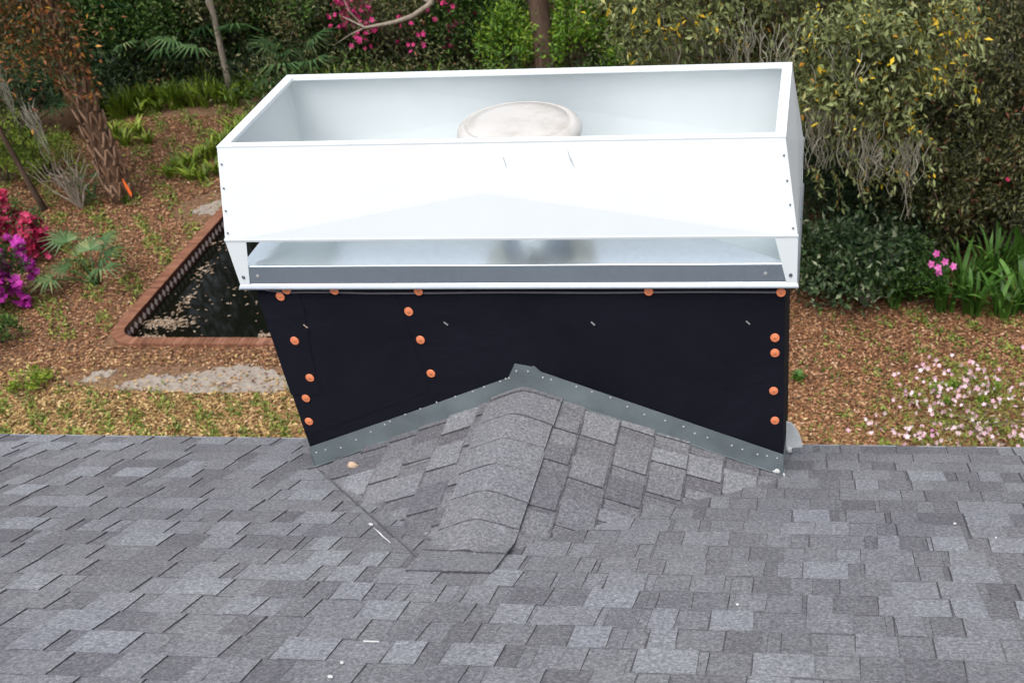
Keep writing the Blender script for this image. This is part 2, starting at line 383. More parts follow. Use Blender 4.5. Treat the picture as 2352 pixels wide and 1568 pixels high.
def shingle_field(bag, O, U, Vv, clip, e=0.143, v0=0.0, v1=7.0, u0=-8.0, u1=8.0, seed=1, lift=0.0, hs=1.0, line=0.5, ws=1.0, to=0.0):
    """laminated shingles: per course one base layer and wider/narrower tabs laid on it; clip polygon in (u,v), ccw"""
    rs = np.random.default_rng(seed)
    O = np.array(O, float); U = np.array(U, float); Vv = np.array(Vv, float); N = np.cross(U, Vv)
    def slab(a, b_, va, vb, hb, ht, tint, skew=0.0):
        poly = clip_poly([(a, va), (b_, va), (b_+skew, vb), (a+skew, vb)], clip)
        if len(poly) < 3: return
        def h(v): return lift + hs*(hb + (ht-hb)*(v-va)/(vb-va))
        top = [O+U*u+Vv*v+N*h(v) for u, v in poly]; bot = [O+U*u+Vv*v+N*(lift-0.001) for u, v in poly]
        k = len(poly)
        F = [tuple(range(k))] + [(i+k, (i+1) % k+k, (i+1) % k, i) for i in range(k)]
        bag.add(top, [tuple(range(k))], tint)
        bag.add(top+bot, F[1:], -1.0)
    nC = int(math.ceil((v1-v0)/e))
    for i in range(nC):
        va = v0+i*e; vb = va+e+0.012
        slab(u0, u1, va+e-0.0075, va+e+0.004, 0.0064, 0.0060, 0.03)     # shadow line under the next butt, painted as a dark strip
        # base layer, in shingles about a metre long
        u = u0 + rs.uniform(-0.9, 0)
        while u < u1:
            L = 1.0
            uu = u
            while uu < u+L-1e-6:
                wdt = min(rs.uniform(0.12, 0.34)*ws, u+L-uu)
                if u+L-uu-wdt < 0.05: wdt = u+L-uu
                slab(uu+0.0006, uu+wdt-0.0004, va, vb, 0.0062, 0.0012, float(np.clip(rs.normal(0.36, 0.20)+to, 0.02, 1)))
                uu += wdt
            u += L + 0.002
        # laminated tabs
        u = u0 + rs.uniform(-0.5, 0)
        while u < u1:
            wdt = rs.uniform(0.09, 0.23)*ws
            tt = rs.choice([rs.normal(0.54, 0.12), rs.normal(0.82, 0.10), rs.normal(0.24, 0.10)], p=[0.44, 0.32, 0.24])
            slab(u, u+wdt, va+rs.uniform(-0.002, 0.002), vb, 0.0108, 0.0042, float(np.clip(tt+to, 0.02, 1)), rs.uniform(-0.008, 0.008))
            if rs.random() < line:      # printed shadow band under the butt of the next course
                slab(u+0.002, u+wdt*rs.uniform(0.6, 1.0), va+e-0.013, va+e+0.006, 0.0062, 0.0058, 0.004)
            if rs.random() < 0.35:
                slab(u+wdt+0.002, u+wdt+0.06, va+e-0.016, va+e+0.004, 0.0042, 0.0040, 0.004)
            slab(u+wdt, u+wdt+0.0034, va, vb, 0.0075, 0.003, 0.003)  # thin dark strip painting the shadow along one side of the tab
            u += wdt + rs.uniform(0.07, 0.22)*ws

house = empty('house', (0, -3, 0), 'house with a grey asphalt shingle roof sloping down to the yard', 'house')
bag = Bag()
cp, sp_ = math.cos(PIT), math.sin(PIT)
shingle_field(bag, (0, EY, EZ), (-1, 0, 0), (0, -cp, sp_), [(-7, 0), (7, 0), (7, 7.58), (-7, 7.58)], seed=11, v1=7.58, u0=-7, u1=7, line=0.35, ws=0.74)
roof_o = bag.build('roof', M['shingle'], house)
bm = bmesh.new()   # roof deck under the shingles and the far slope
def deck(y0, z0, y1, z1):
    add_prism(bm, [(-7.02, y0, z0-0.16), (7.02, y0, z0-0.16), (7.02, y1, z1-0.16), (-7.02, y1, z1-0.16)], (0, 0, 0.157))
deck(EY-0.004, EZ, RY, roof_z(RY)); deck(RY, roof_z(RY), 2*RY-EY, EZ)
bm_obj('roof_deck', bm, M['edge_metal'], house)
bm = bmesh.new(); add_box(bm, -7.0, 7.0, EY-0.001, EY+0.012, EZ-0.19, EZ-0.006); add_box(bm, -7.0, 7.0, EY-0.02, EY+0.02, EZ-0.0055, EZ-0.0015)
bm_obj('drip_edge', bm, M['edge_metal'], house)
bm = bmesh.new(); add_box(bm, -6.6, 6.6, 2*RY-EY+0.5, EY-0.5, 0.0, EZ-0.25)
bm_obj('wall', bm, M['siding'], house)
bm = bmesh.new(); add_box(bm, -7.0, 7.0, EY-0.52, EY-0.002, EZ-0.22, EZ-0.195)
bm_obj('soffit', bm, M['soffit'], house)

# cricket: a small saddle that sheds water around the chimney
HW = 0.9685
CZ = Z0 - 0.441                     # level ridge of the saddle
yr = EY - (CZ - EZ) / TP            # where that ridge runs into the roof
cl_ = (-HW+0.012, 0.0, roof_z(0)); cr_ = (HW-0.012, 0.0, roof_z(0)); ca = (0, 0.0, CZ); ce = (0, yr, CZ)
cricket_bag = Bag()
for sgn in (-1, 1):
    A = np.array(ca); E_ = np.array(ce); L_ = np.array(cl_ if sgn < 0 else cr_)
    # course direction is along the level ridge, upslope from the wall corner to the ridge
    U = np.array([0, 1.0, 0]) if sgn > 0 else np.array([0, -1.0, 0])
    up = A - L_; run = np.linalg.norm(up); Vv = up/run
    if sgn < 0:      # u = -y ; corners: L (0,0) A (0,run) E(|yr|,run)
        clip = [(0, -0.04), (0.10, -0.04), (-yr+0.13, run), (0, run)]
    else:
        clip = [(0, -0.04), (0, run), (yr-0.13, run), (-0.10, -0.04)]
    N = np.cross(U, Vv)
    # keep ccw
    ar = sum(clip[i][0]*clip[(i+1) % 4][1]-clip[(i+1) % 4][0]*clip[i][1] for i in range(4))
    if ar < 0: clip = clip[::-1]
    if N[2] < 0: raise SystemExit('normal')
    shingle_field(cricket_bag, L_, U, Vv, clip, e=0.143, v0=-0.04, v1=run, u0=(-0.3 if sgn < 0 else yr-0.35), u1=(-yr+0.3 if sgn < 0 else 0.3), seed=33+sgn, lift=0.014, hs=1.4, line=0.6, ws=0.72, to=-0.13)
cricket = cricket_bag.build('cricket', M['shingle'], house)
bm = bmesh.new()
add_prism(bm, [cl_, cr_, ca], (0, 0.0, -0.02))
bm.free()
# solid saddle body under the shingles
sb = Bag()
sb.add([cl_, ca, ce, cr_, (0, yr, CZ-0.05), (cl_[0], 0, cl_[2]-0.05), (cr_[0], 0, cr_[2]-0.05)], [(0, 2, 1), (1, 2, 3), (0, 5, 4, 2), (2, 4, 6, 3), (0, 1, 3, 6, 5)], 0.3)
sb.build('saddle_deck', M['shingle'], cricket)
# cut line of the left valley
vb_ = Bag(); A_ = np.array([cl_[0]+0.01, -0.03, 0]); B_ = np.array([-0.10, -1.10, 0]); side_ = np.array([0.0022, 0.0022, 0])
for i in range(10):
    p, q = A_+(B_-A_)*i/10, A_+(B_-A_)*(i+1)/10
    vb_.add([np.array([c[0], c[1], roof_z(c[1])+0.0145]) for c in (p-side_, p+side_, q+side_, q-side_)]+[np.array([c[0], c[1], roof_z(c[1])]) for c in (p-side_, p+side_, q+side_, q-side_)],
            [(0, 1, 2, 3)[::-1], (0, 3, 7, 4)[::-1], (1, 5, 6, 2)[::-1]], 0.016)
vb_.build('valley_seam', M['shingle'], cricket)
# ridge cap shingles on the saddle, each one bent over the ridge, butts towards the uphill end
cb = Bag()
slope = (CZ - roof_z(0)) / (HW-0.012)
y = -1.135
ys = []
while y < 0.02:
    ys.append(y); y += 0.156
for k, y0 in enumerate(ys):
    y1 = min(y0 + 0.30, -0.004)
    nn = 16; hw = 0.140 + random.uniform(-0.004, 0.004); x0 = random.uniform(-0.006, 0.006) - 0.02; ny = 6
    def cap_z(x, yy, lift):
        ridge_z = CZ - slope*(math.sqrt((x-x0)**2+0.026**2)-0.014) + lift
        return max(ridge_z, roof_z(yy) + 0.002 + lift*0.62)
    V = []; skew = random.uniform(-0.008, 0.008)
    for i in range(ny+1):
        t = i/ny; lift = (0.039+random.uniform(-0.0015, 0.0015) if k else 0.022)*(1-t) + 0.031*t
        for j in range(nn+1):
            x = -hw + 2*hw*j/nn + x0; yy = y0+(y1-y0)*t + skew*(x-x0)/hw*(1-t)
            V.append((x, yy, cap_z(x, yy, lift)))
    m_ = nn+1; F = [(i*m_+j, i*m_+j+1, (i+1)*m_+j+1, (i+1)*m_+j) for i in range(ny) for j in range(nn)]
    cb.add(V, F, [0.50+random.uniform(-0.08, 0.08)]*len(V))
    # cut edges: the butt and both sides, darkened to paint in their shadow
    rim = [(0, j) for j in range(nn+1)]
    for path in ([j for j in range(nn+1)], [i*m_ for i in range(ny+1)], [i*m_+nn for i in range(ny+1)]):
        P = [V[q] for q in path]; P2 = [(p[0], p[1], p[2]-0.0075) for p in P]; n = len(P)
        cb.add(P+P2, [(j, j+1, n+j+1, n+j) for j in range(n-1)], 0.01)
cb.build('ridge_cap', M['shingle'], cricket, smooth=False)

# ================================================================== chimney
chim = empty('chimney', (0, 0.375, 0), 'boxy chimney in black felt and orange cap nails under a white metal shroud', 'chimney')
DC = 0.7508
bm = bmesh.new(); add_box(bm, -HW, HW, 0, DC, 0.0, Z0+0.004)
bm_obj('cladding', bm, M['felt'], chim, bevel=0.006)
# felt wrapped round the left corner, lapped over the front sheet, with an uneven edge
zb = Z0-0.69; N_ = 16
edge = []
for i in range(N_+1):
    t = i/N_
    edge.append((-0.815 + 0.012*math.sin(5*t+1) + random.uniform(-0.004, 0.004) - 0.02*t, -0.0035, Z0-0.03-(0.43)*t))
pts = [(-HW-0.002, -0.0035, Z0-0.03)] + edge + [(-HW-0.002, -0.0035, Z0-0.462)]
bm = bmesh.new(); add_prism(bm, [(p[0], p[1], p[2]) for p in pts][::-1], (0, 0.003, 0))
bm_obj('corner_wrap', bm, M['felt'], chim)
bm = bmesh.new()
# lapped upper sheet: its cut edge shows as a thin pale line
V = []
for i in range(25):
    x = -HW+0.04+(2*HW-0.045)*i/24
    V.append((x, Z0-0.0305+0.004*math.sin(i*0.7)*(1 if i < 6 else 0.3) + (0.012 if i == 0 else 0)))
for i in range(24):
    a, b_ = V[i], V[i+1]
    add_prism(bm, [(a[0], -0.009, a[1]), (b_[0], -0.009, b_[1]), (b_[0], -0.009, b_[1]+0.0045), (a[0], -0.009, a[1]+0.0045)], (0, 0.0085, 0))
bm_obj('felt_hem', bm, M['felt_edge'], chim)
# second vertical lap right of the middle nails
bm = bmesh.new(); add_prism(bm, [(-0.44, -0.0015, Z0-0.032), (-0.40, -0.0015, Z0-0.44), (-HW+0.002, -0.0015, Z0-0.66), (-HW+0.002, -0.0015, Z0-0.032)], (0, 0.001, 0))
bm_obj('felt_lap', bm, M['felt'], chim)

# cap nails: domed orange plastic washer with the nail head in it
def cap_nail(px, py, Y=-0.004):
    c = at_y(px, py, Y)
    b_ = Bag(); seg = 20
    prof = [(0.0165, 0.0), (0.0165, -0.0022), (0.0152, -0.0034), (0.0125, -0.0030), (0.0095, -0.0040), (0.0045, -0.0048)]
    tilt = random.uniform(-0.12, 0.12)
    V = [(c[0]+r_*math.cos(a), c[1]+d + r_*math.cos(a)*tilt*0.1, c[2]+r_*math.sin(a)) for r_, d in prof for a in np.linspace(0, 2*np.pi, seg, endpoint=False)]
    F = [(i*seg+j, i*seg+(j+1) % seg, (i+1)*seg+(j+1) % seg, (i+1)*seg+j) for i in range(len(prof)-1) for j in range(seg)]
    F.append(tuple((len(prof)-1)*seg+j for j in range(seg)))
    b_.add(V, F)
    o = b_.build('cap_nail', M['orange'], chim)
    h = Bag(); V = [(c[0]+r_*math.cos(a), c[1]+d, c[2]+r_*math.sin(a)) for r_, d in ((0.0042, -0.0046), (0.0040, -0.0060)) for a in np.linspace(0, 2*np.pi, 10, endpoint=False)]
    F = [(j, (j+1) % 10, 10+(j+1) % 10, 10+j) for j in range(10)] + [tuple(10+j for j in range(10))]
    h.add(V, F); h.build('nail_head', M['copper_nail'], o)
for px, py, Y in ((658, 665.5, -0.010), (768, 666.5, -0.010), (961, 668, -0.010), (1490, 668.5, -0.010), (1794, 671, -0.010), (644, 680.5, -0.006), (677, 782, -0.0045), (712, 867, -0.0045),
               (703, 914, -0.003), (710, 967, -0.003), (939, 715, -0.003), (966, 780, -0.003), (990, 857, -0.003), (1780, 775, -0.001), (1780, 810, -0.001), (1777, 897, -0.001), (1780, 965, -0.001)):
    cap_nail(px, py, Y)
for px, py in ((1024, 743), (1362, 743), (1718, 741), (702, 749)):
    c = at_y(px, py, -0.003); bm = bmesh.new()
    add_prism(bm, [(c[0]-0.008, -0.004, c[2]+0.005), (c[0]-0.005, -0.004, c[2]+0.008), (c[0]+0.008, -0.004, c[2]-0.005), (c[0]+0.005, -0.004, c[2]-0.008)][::-1], (0, 0.0025, 0))
    bm_obj('staple', bm, M['nail_steel'] if px != 702 else M['tan'], chim)

# galvanised apron flashing over the saddle
fz = roof_z(0)
bm = bmesh.new()
add_prism(bm, [(-HW-0.003, -0.007, fz-0.03), (0.01, -0.007, CZ-0.02), (0.030, -0.007, Z0-0.330), (-0.0418, -0.007, Z0-0.3155), (-0.0768, -0.007, Z0-0.376), (-0.5, -0.007, Z0-0.536), (-HW-0.003, -0.007, Z0-0.709)], (0, 0.0025, 0))
flash = bm_obj('flashing', bm, M['flash'], chim)
bm = bmesh.new()
add_prism(bm, [(-0.03, -0.0112, CZ-0.02), (HW+0.003, -0.0112, fz-0.03), (HW+0.003, -0.0112, Z0-0.709), (0.055, -0.0112, Z0-0.3475), (0.0318, -0.0112, Z0-0.322), (-0.0083, -0.0112, Z0-0.338)], (0, 0.0025, 0))
bm_obj('lap_sheet', bm, M['flash'], flash)
# flange of the flashing lying on the saddle
for sgn in (-1, 1):
    bm = bmesh.new()
    c0 = Vector((sgn*(HW+0.003), 0, fz+0.020)); c1 = Vector((sgn*0.12, 0, CZ-0.12*slope*1.0+0.0175))
    yy0 = -0.0072 if sgn < 0 else -0.0114
    add_prism(bm, [(c0.x, yy0-0.004, c0.z+0.002), (c1.x, yy0-0.004, c1.z+0.002), (c1.x, yy0-0.009, c1.z+0.0015), (c0.x, yy0-0.009, c0.z+0.0015)], (0, 0, 0.0018))
    bm_obj('flange', bm, M['flash'], flash)
def fl_nail(c, ry):
    b_ = Bag(); a = np.linspace(0, 2*np.pi, 10, endpoint=False)
    V = [(c[0]+0.0045*math.cos(t), ry-0.0002, c[2]+0.0045*math.sin(t)) for t in a] + [(c[0]+0.0030*math.cos(t), ry-0.003, c[2]+0.0030*math.sin(t)) for t in a]
    b_.add(V, [(j, (j+1) % 10, 10+(j+1) % 10, 10+j) for j in range(10)] + [tuple(10+j for j in range(10))])
    b_.build('nail', M['nail_steel'], flash)
for px, py in ((727, 1037), (748, 1031), (783, 1026), (818, 1008), (852, 990), (884, 973), (896, 966), (931, 950), (966, 937), (1003, 922), (1046, 909), (1086, 897), (1112, 887), (1149, 874), (1162, 868), (1169, 866), (1186, 850)):
    fl_nail(at_y(px, py+2, -0.007), -0.007)
for px, py in ((1213, 853), (1247, 867), (1266, 872), (1324, 888), (1360, 900), (1402, 913), (1441, 934), (1480, 952), (1528, 966), (1570, 980), (1596, 995), (1625, 1005), (1681, 1023), (1705, 1032), (1740, 1043), (1762, 1047), (1785, 1052)):
    fl_nail(at_y(px, py, -0.0112), -0.0112)
# kick-out piece and sealant at the right-hand corner
bm = bmesh.new()
pk = [at_y(x, y, 0.32) for x, y in ((1806, 1030), (1843, 1026), (1840, 1008), (1834, 992), (1825, 979), (1815, 970), (1806, 968))]
add_prism(bm, [tuple(p) for p in pk], (0, 0.004, 0))
bm_obj('kickout_plate', bm, M['kickout'], flash)
def blob(name, c, r_, mat, parent=None, sq=(1, 1, 1), seed=0, amp=0.3):
    rs = np.random.default_rng(seed)
    bm = bmesh.new(); bmesh.ops.create_icosphere(bm, subdivisions=3, radius=1.0)
    ph = rs.uniform(0, 6, 6)
    for v in bm.verts:
        d = 1+amp*(math.sin(3*v.co.x+ph[0])*math.sin(4*v.co.y+ph[1])+0.5*math.sin(7*v.co.z+ph[2])*math.cos(6*v.co.x+ph[3]))
        v.co = Vector((v.co.x*r_*sq[0]*d, v.co.y*r_*sq[1]*d, v.co.z*r_*sq[2]*d)) + Vector(c)
    return bm_obj(name, bm, mat, parent, smooth=True)
blob('sealant', at_y(1783, 1083, -0.012), 0.013, M['sealant'], flash, (1.2, 0.4, 0.9), 3)
blob('sealant', at_y(1800, 1094, -0.010), 0.009, M['sealant'], flash, (0.8, 0.6, 1.6), 5)
q = at_y(1812, 1032, 0.20); blob('sealant', (q[0], 0.20, q[2]), 0.010, M['sealant'], flash, (1, 1, 1.5), 8)
# stepped side flashing on the right wall
bm = bmesh.new(); add_prism(bm, [(HW+0.0005, -0.01, roof_z(-0.01)+0.0), (HW+0.0005, 0.45, roof_z(0.45)+0.0), (HW+0.0005, 0.45, roof_z(0.45)+0.085), (HW+0.0005, -0.01, roof_z(-0.01)+0.085)], (0.002, 0, 0))
bm_obj('side_flashing', bm, M['flash'], flash)
bm = bmesh.new(); add_prism(bm, [(-HW-0.0005, -0.01, roof_z(-0.01)), (-HW-0.0005, 0.45, roof_z(0.45)), (-HW-0.0005, 0.45, roof_z(0.45)+0.085), (-HW-0.0005, -0.01, roof_z(-0.01)+0.085)], (-0.002, 0, 0))
bm_obj('side_flashing', bm, M['flash'], flash)

# ================================================================== sheet-metal chimney cap
CY = 0.3915
capo = chim
TX, TY, TZ = 0.961, 0.3474, Z0+0.4774
BX, BY, BZ = 1.009, 0.4168, Z0+0.1771
PX, PY = 0.985, 0.4133             # chase cover, just inside the legs
# chase cover: cross-broken top, turned-down rim, kicked drip
pan = Bag(); zr = Z0+0.085
V = [(-PX, CY-PY, zr), (PX, CY-PY, zr), (PX, CY+PY, zr), (-PX, CY+PY, zr), (-0.30, CY, zr+0.028), (0.30, CY, zr+0.028)]
pan.add(V, [(0, 1, 5, 4), (1, 2, 5), (2, 3, 4, 5), (3, 0, 4)])
pano = pan.build('chase_cover', M['pan'], capo)
def ring(bag, prof, hx, hy, tint=0.5):
    """rectangular ring swept with profile [(outset, z)]"""
    V = []
    for o, z in prof:
        V += [(-hx-o, CY-hy-o, z), (hx+o, CY-hy-o, z), (hx+o, CY+hy+o, z), (-hx-o, CY+hy+o, z)]
    F = []
    for i in range(len(prof)-1):
        for j in range(4): F.append((i*4+j, (i+1)*4+j, (i+1)*4+(j+1) % 4, i*4+(j+1) % 4))
    bag.add(V, F, tint)
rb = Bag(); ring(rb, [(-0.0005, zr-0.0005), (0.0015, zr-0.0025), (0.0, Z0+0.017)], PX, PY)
rb.build('rim', M['rim_shade'], pano)
db = Bag(); ring(db, [(-0.022, Z0+0.0172), (0.0004, Z0+0.0168), (0.006, Z0+0.012), (0.010, Z0+0.004), (0.010, Z0-0.001), (0.006, Z0-0.001), (0.0, Z0+0.012)], 1.0055, PY)
db.build('drip', M['drip'], pano)
# shroud panels with cross-break, folded top flange
def panel(a, b_, c, d, out, apex_uv=(0.5, 0.5)):
    """a,b bottom, c,d top (b under c). out = outward push of the crease point"""
    a, b_, c, d = (np.array(p, float) for p in (a, b_, c, d))
    n = np.cross(b_-a, d-a); n /= np.linalg.norm(n)
    ap = (a*(1-apex_uv[0])+b_*apex_uv[0])*(1-apex_uv[1])+(d*(1-apex_uv[0])+c*apex_uv[0])*apex_uv[1] + n*out
    bag = Bag()
    V = [a, b_, c, d, ap] + [p - n*0.002 for p in (a, b_, c, d, ap)]
    F = [(0, 1, 4), (1, 2, 4), (2, 3, 4), (3, 0, 4), (6, 5, 9), (7, 6, 9), (8, 7, 9), (5, 8, 9), (0, 5, 6, 1), (1, 6, 7, 2), (2, 7, 8, 3), (3, 8, 5, 0)]
    bag.add(V, F); return bag
B = [(-BX, CY-BY, BZ), (BX, CY-BY, BZ), (BX, CY+BY, BZ), (-BX, CY+BY, BZ)]
T = [(-TX, CY-TY, TZ), (TX, CY-TY, TZ), (TX, CY+TY, TZ), (-TX, CY+TY, TZ)]
sh = Bag()
for i in range(4):
    j = (i+1) % 4
    p_ = panel(B[i], B[j], T[j], T[i], 0.014 if i % 2 == 0 else 0.010, (0.475, 0.5) if i == 0 else (0.5, 0.5))
    sh.add(np.concatenate([np.atleast_2d(v) for v in p_.V]), p_.F)
shroud = sh.build('shroud', M['white'], capo)
# top flange (a flat rim 36 mm wide with a turned-down hem)
fb = Bag(); w_ = 0.034
V = []
for o, z in ((0.001, TZ-0.004), (0.0015, TZ+0.0025), (-w_, TZ+0.0025), (-w_-0.001, TZ-0.007), (-w_+0.0012, TZ-0.007), (-w_+0.0012, TZ-0.0005)):
    V += [(-TX-o, CY-TY-o, z), (TX+o, CY-TY-o, z), (TX+o, CY+TY+o, z), (-TX-o, CY+TY+o, z)]
F = [(i*4+j, (i+1)*4+j, (i+1)*4+(j+1) % 4, i*4+(j+1) % 4) for i in range(5) for j in range(4)]
F = [f[::-1] for f in F]
fb.add(V, F); fb.build('top_flange', M['white'], shroud)
# bottom hem of the skirt
hb_ = Bag(); ring(hb_, [(0.0008, BZ+0.012), (0.0022, BZ+0.006), (0.0008, BZ-0.001), (-0.006, BZ-0.001)], BX, BY); hb_.build('hem', M['white'], shroud)
# four tapered corner legs, each an angle of two faces
def leg(sx, sy):
    bm = bmesh.new()
    cx, cy2 = sx*BX, CY+sy*BY
    wt, wb = 0.078, 0.036
    t = 0.0022
    # face on the front/back
    pts = [(cx, cy2, BZ+0.004), (cx-sx*wt, cy2, BZ+0.004), (cx-sx*wb, cy2, Z0+0.014), (cx, cy2, Z0+0.014)]
    add_prism(bm, pts if sx*sy < 0 else pts[::-1], (0, -sy*t, 0))
    pts = [(cx, cy2-sy*t*1.05, BZ+0.004), (cx, cy2-sy*wt, BZ+0.004), (cx, cy2-sy*wb, Z0+0.014), (cx, cy2-sy*t*1.05, Z0+0.014)]
    add_prism(bm, pts if sx*sy > 0 else pts[::-1], (-sx*t, 0, 0))
    bmesh.ops.recalc_face_normals(bm, faces=list(bm.faces))
    lo = bm_obj('leg', bm, M['white'], shroud)
    screw((cx-sx*0.022, cy2, Z0+0.044), sy, shroud)
    return lo
def screw(c, sy, parent, r_=0.0065, mat='screw'):
    b_ = Bag(); a = np.linspace(0, 2*np.pi, 12, endpoint=False)
    V = [(c[0]+rr*math.cos(t), c[1]+sy*d, c[2]+rr*math.sin(t)) for rr, d in ((r_, 0.0003), (r_, 0.0018), (r_*0.6, 0.0022), (r_*0.6, 0.0048)) for t in a]
    F = [(i*12+j, i*12+(j+1) % 12, (i+1)*12+(j+1) % 12, (i+1)*12+j) for i in range(3) for j in range(12)] + [tuple(36+j for j in range(12))]
    if sy > 0: F = [f[::-1] for f in F]
    b_.add(V, F); return b_.build('screw', M[mat], parent)
for sx in (-1, 1):
    for sy in (-1, 1): leg(sx, sy)
screw((-PX+0.052, CY-PY, Z0+0.046), -1, pano, 0.007, 'nail_steel'); screw((PX-0.085, CY-PY, Z0+0.048), -1, pano, 0.007, 'nail_steel')
# rivets along the corner seams of the front panel
for (xa, za), (xb, zb_), sx, par in (((-TX, TZ), (-BX, BZ), 1, shroud), ((TX, TZ), (BX, BZ), -1, shroud)):
    for t in (0.17, 0.42, 0.66, 0.90):
        x = xa+(xb-xa)*t + sx*0.012; z = za+(zb_-za)*t; yy = (CY-TY)+(TY-BY)*t
        screw((x, yy-0.001, z), -1, par, 0.0035)
# scuffs on the sheets
M['scuff'] = mat_plain('scuff', (0.30, 0.31, 0.33), 0.6)
def front_y(z): return (CY-BY)+(BY-TY)*(z-BZ)/(TZ-BZ)
for (xa, ya), (xb, yb) in (((1155, 360), (1163, 384)), ((1304, 346), (1309, 366)), ((1309, 366), (1320, 384)), ((1310, 362), (1315, 372))):
    P = []
    for px, py, dx in ((xa, ya, -0.0012), (xa, ya, 0.0012), (xb, yb, 0.0008), (xb, yb, -0.0008)):
        yy = -0.01
        for _ in range(4): q = at_y(px, py, yy); yy = front_y(q[2]) - 0.014
        P.append((q[0]+dx, yy, q[2]))
    bm = bmesh.new(); add_prism(bm, P, (0, 0.0006, 0.0)); bm_obj('scuff', bm, M['scuff'], shroud)
# flue pipe and its round lid
flue = Bag(); fx, fy = 0.000, 0.412; seg = 40
ang = np.linspace(0, 2*np.pi, seg, endpoint=False)
def lathe(bag, prof, cx, cy2, cz, tint=0.5, cap_top=False, tilt=0.0):
    V = [(cx+r_*math.cos(a), cy2+r_*math.sin(a), cz+z+tilt*r_*math.cos(a)) for r_, z in prof for a in ang]
    F = [(i*seg+j, i*seg+(j+1) % seg, (i+1)*seg+(j+1) % seg, (i+1)*seg+j) for i in range(len(prof)-1) for j in range(seg)]
    if cap_top: F.append(tuple((len(prof)-1)*seg+j for j in range(seg)))
    bag.add(V, F, tint)
fl = Bag(); lathe(fl, [(0.19, 0.105), (0.15, 0.125), (0.132, 0.15), (0.130, 0.155), (0.130, 0.36)], fx, fy, Z0)
flue_o = fl.build('flue_pipe', M['flue_steel'], capo, smooth=True)
ld = Bag()
lathe(ld, [(0.13, 0.350), (0.205, 0.352), (0.218, 0.358), (0.224, 0.370), (0.224, 0.384), (0.219, 0.396), (0.205, 0.407), (0.190, 0.4125), (0.1865, 0.4060), (0.183, 0.4060), (0.179, 0.4135), (0.14, 0.4180), (0.09, 0.4205), (0.04, 0.4215), (0.012, 0.4218)], fx, fy, Z0, cap_top=True, tilt=-0.02)
ld.build('lid', M['lid'], flue_o, smooth=True)

# ================================================================== bits lying on the roof
def scrap(name, px, py, L, Wd, rot, label, cat, mat, h=0.004, lift=0.014):
    c = at_roof(px, py); bm = bmesh.new(); n = 7
    pts = [(L/2*math.cos(a)*(1+0.15*math.sin(3*a+px)), Wd/2*math.sin(a)*(1+0.2*math.cos(2*a+py))) for a in np.linspace(0, 2*np.pi, n+5, endpoint=False)]
    cs, sn = math.cos(rot), math.sin(rot)
    P = []
    for u, v in pts:
        uu, vv = u*cs-v*sn, u*sn+v*cs
        uu *= 0.75; vv *= 0.75
        P.append((c[0]+uu, c[1]+vv, c[2]-vv*TP+lift))
    add_prism(bm, P, (0, h*0.3, h))
    return tag(bm_obj(name, bm, mat), label, cat)
scrap('paper_scrap', 857, 1220, 0.030, 0.014, -0.6, 'small white oval scrap on the saddle valley left of the ridge caps', 'scrap', M['scrap'], lift=0.03)
scrap('paper_scrap', 2192, 1210, 0.014, 0.011, 0.3, 'tiny white fleck on the right of the roof, higher of the two near the edge', 'scrap', M['scrap'])
scrap('paper_scrap', 2286, 1243, 0.012, 0.010, 1.0, 'tiny white fleck on the right of the roof, lower of the two near the edge', 'scrap', M['scrap'])
scrap('paper_scrap', 1694, 1397, 0.011, 0.009, 0.4, 'tiny white fleck on the shingles right of the saddle, below the chimney corner', 'scrap', M['scrap'])
scrap('paper_scrap', 789, 1531, 0.018, 0.009, -0.7, 'small white chip near the bottom edge of the roof view', 'scrap', M['scrap'])
scrap('paper_scrap', 762, 1563, 0.020, 0.010, -0.4, 'white chip cut by the bottom edge of the photo', 'scrap', M['scrap'])
scrap('paper_scrap', 855, 1482, 0.056, 0.0026, 0.02, 'thin straight white strip lying along a shingle edge', 'scrap', M['scrap'])
# thin curl of white string in the left valley
pts = [at_roof(x, y) + np.array([0, 0, 0.030]) for x, y in ((862, 1226), (870, 1233), (878, 1240), (884, 1247), (893, 1254), (901, 1262))]
V, F = tube_arrays(pts, np.array([0.0012, 0.0018, 0.0026, 0.0024, 0.0016, 0.0008]), 6)
tag(link_mesh('string', np_mesh('string', V, F, smooth=True), M['scrap']), 'thin curl of white string trailing down the left saddle valley', 'string')
for Y_ in np.linspace(-0.01, -0.30, 60):
    c = at_y(811, 1068, Y_)
    if c[2] - max(roof_z(c[1]), roof_z(0)+slope*(HW-0.012-abs(c[0]))) > 0.028: break
tag(blob('wood_chip', (c[0], c[1], c[2]), 0.020, M['tan'], None, (1.1, 0.75, 0.62), 4, 0.25), 'tan rounded chip lying against the left flashing of the chimney', 'chip')

# ================================================================== yard: ground, sand, pool
PLX, PRX, PNY, PFY, PRAD = -10.33, -2.6, 12.02, 19.5, 0.38     # inner edge of the pool
def rrect(x0, x1, y0, y1, r_, n=8):
    pts = []
    for cx, cy2, a0 in ((x1-r_, y0+r_, -90), (x1-r_, y1-r_, 0), (x0+r_, y1-r_, 90), (x0+r_, y0+r_, 180)):
        for k in range(n+1):
            a = R(a0+90*k/n); pts.append((cx+r_*math.cos(a), cy2+r_*math.sin(a)))
    return pts
CW = 0.205
hole = rrect(PLX-CW*0.6, PRX+CW*0.6, PNY-CW*0.6, PFY+CW*0.6, PRAD+CW*0.6)
outer = [(-900, -600), (900, -600), (900, 1200), (-900, 1200)]
tri = tessellate_polygon([[Vector((x, y, 0)) for x, y in outer], [Vector((x, y, 0)) for x, y in hole[::-1]]])
allp = [(x, y, 0) for x, y in outer] + [(x, y, 0) for x, y in hole[::-1]]
F = []
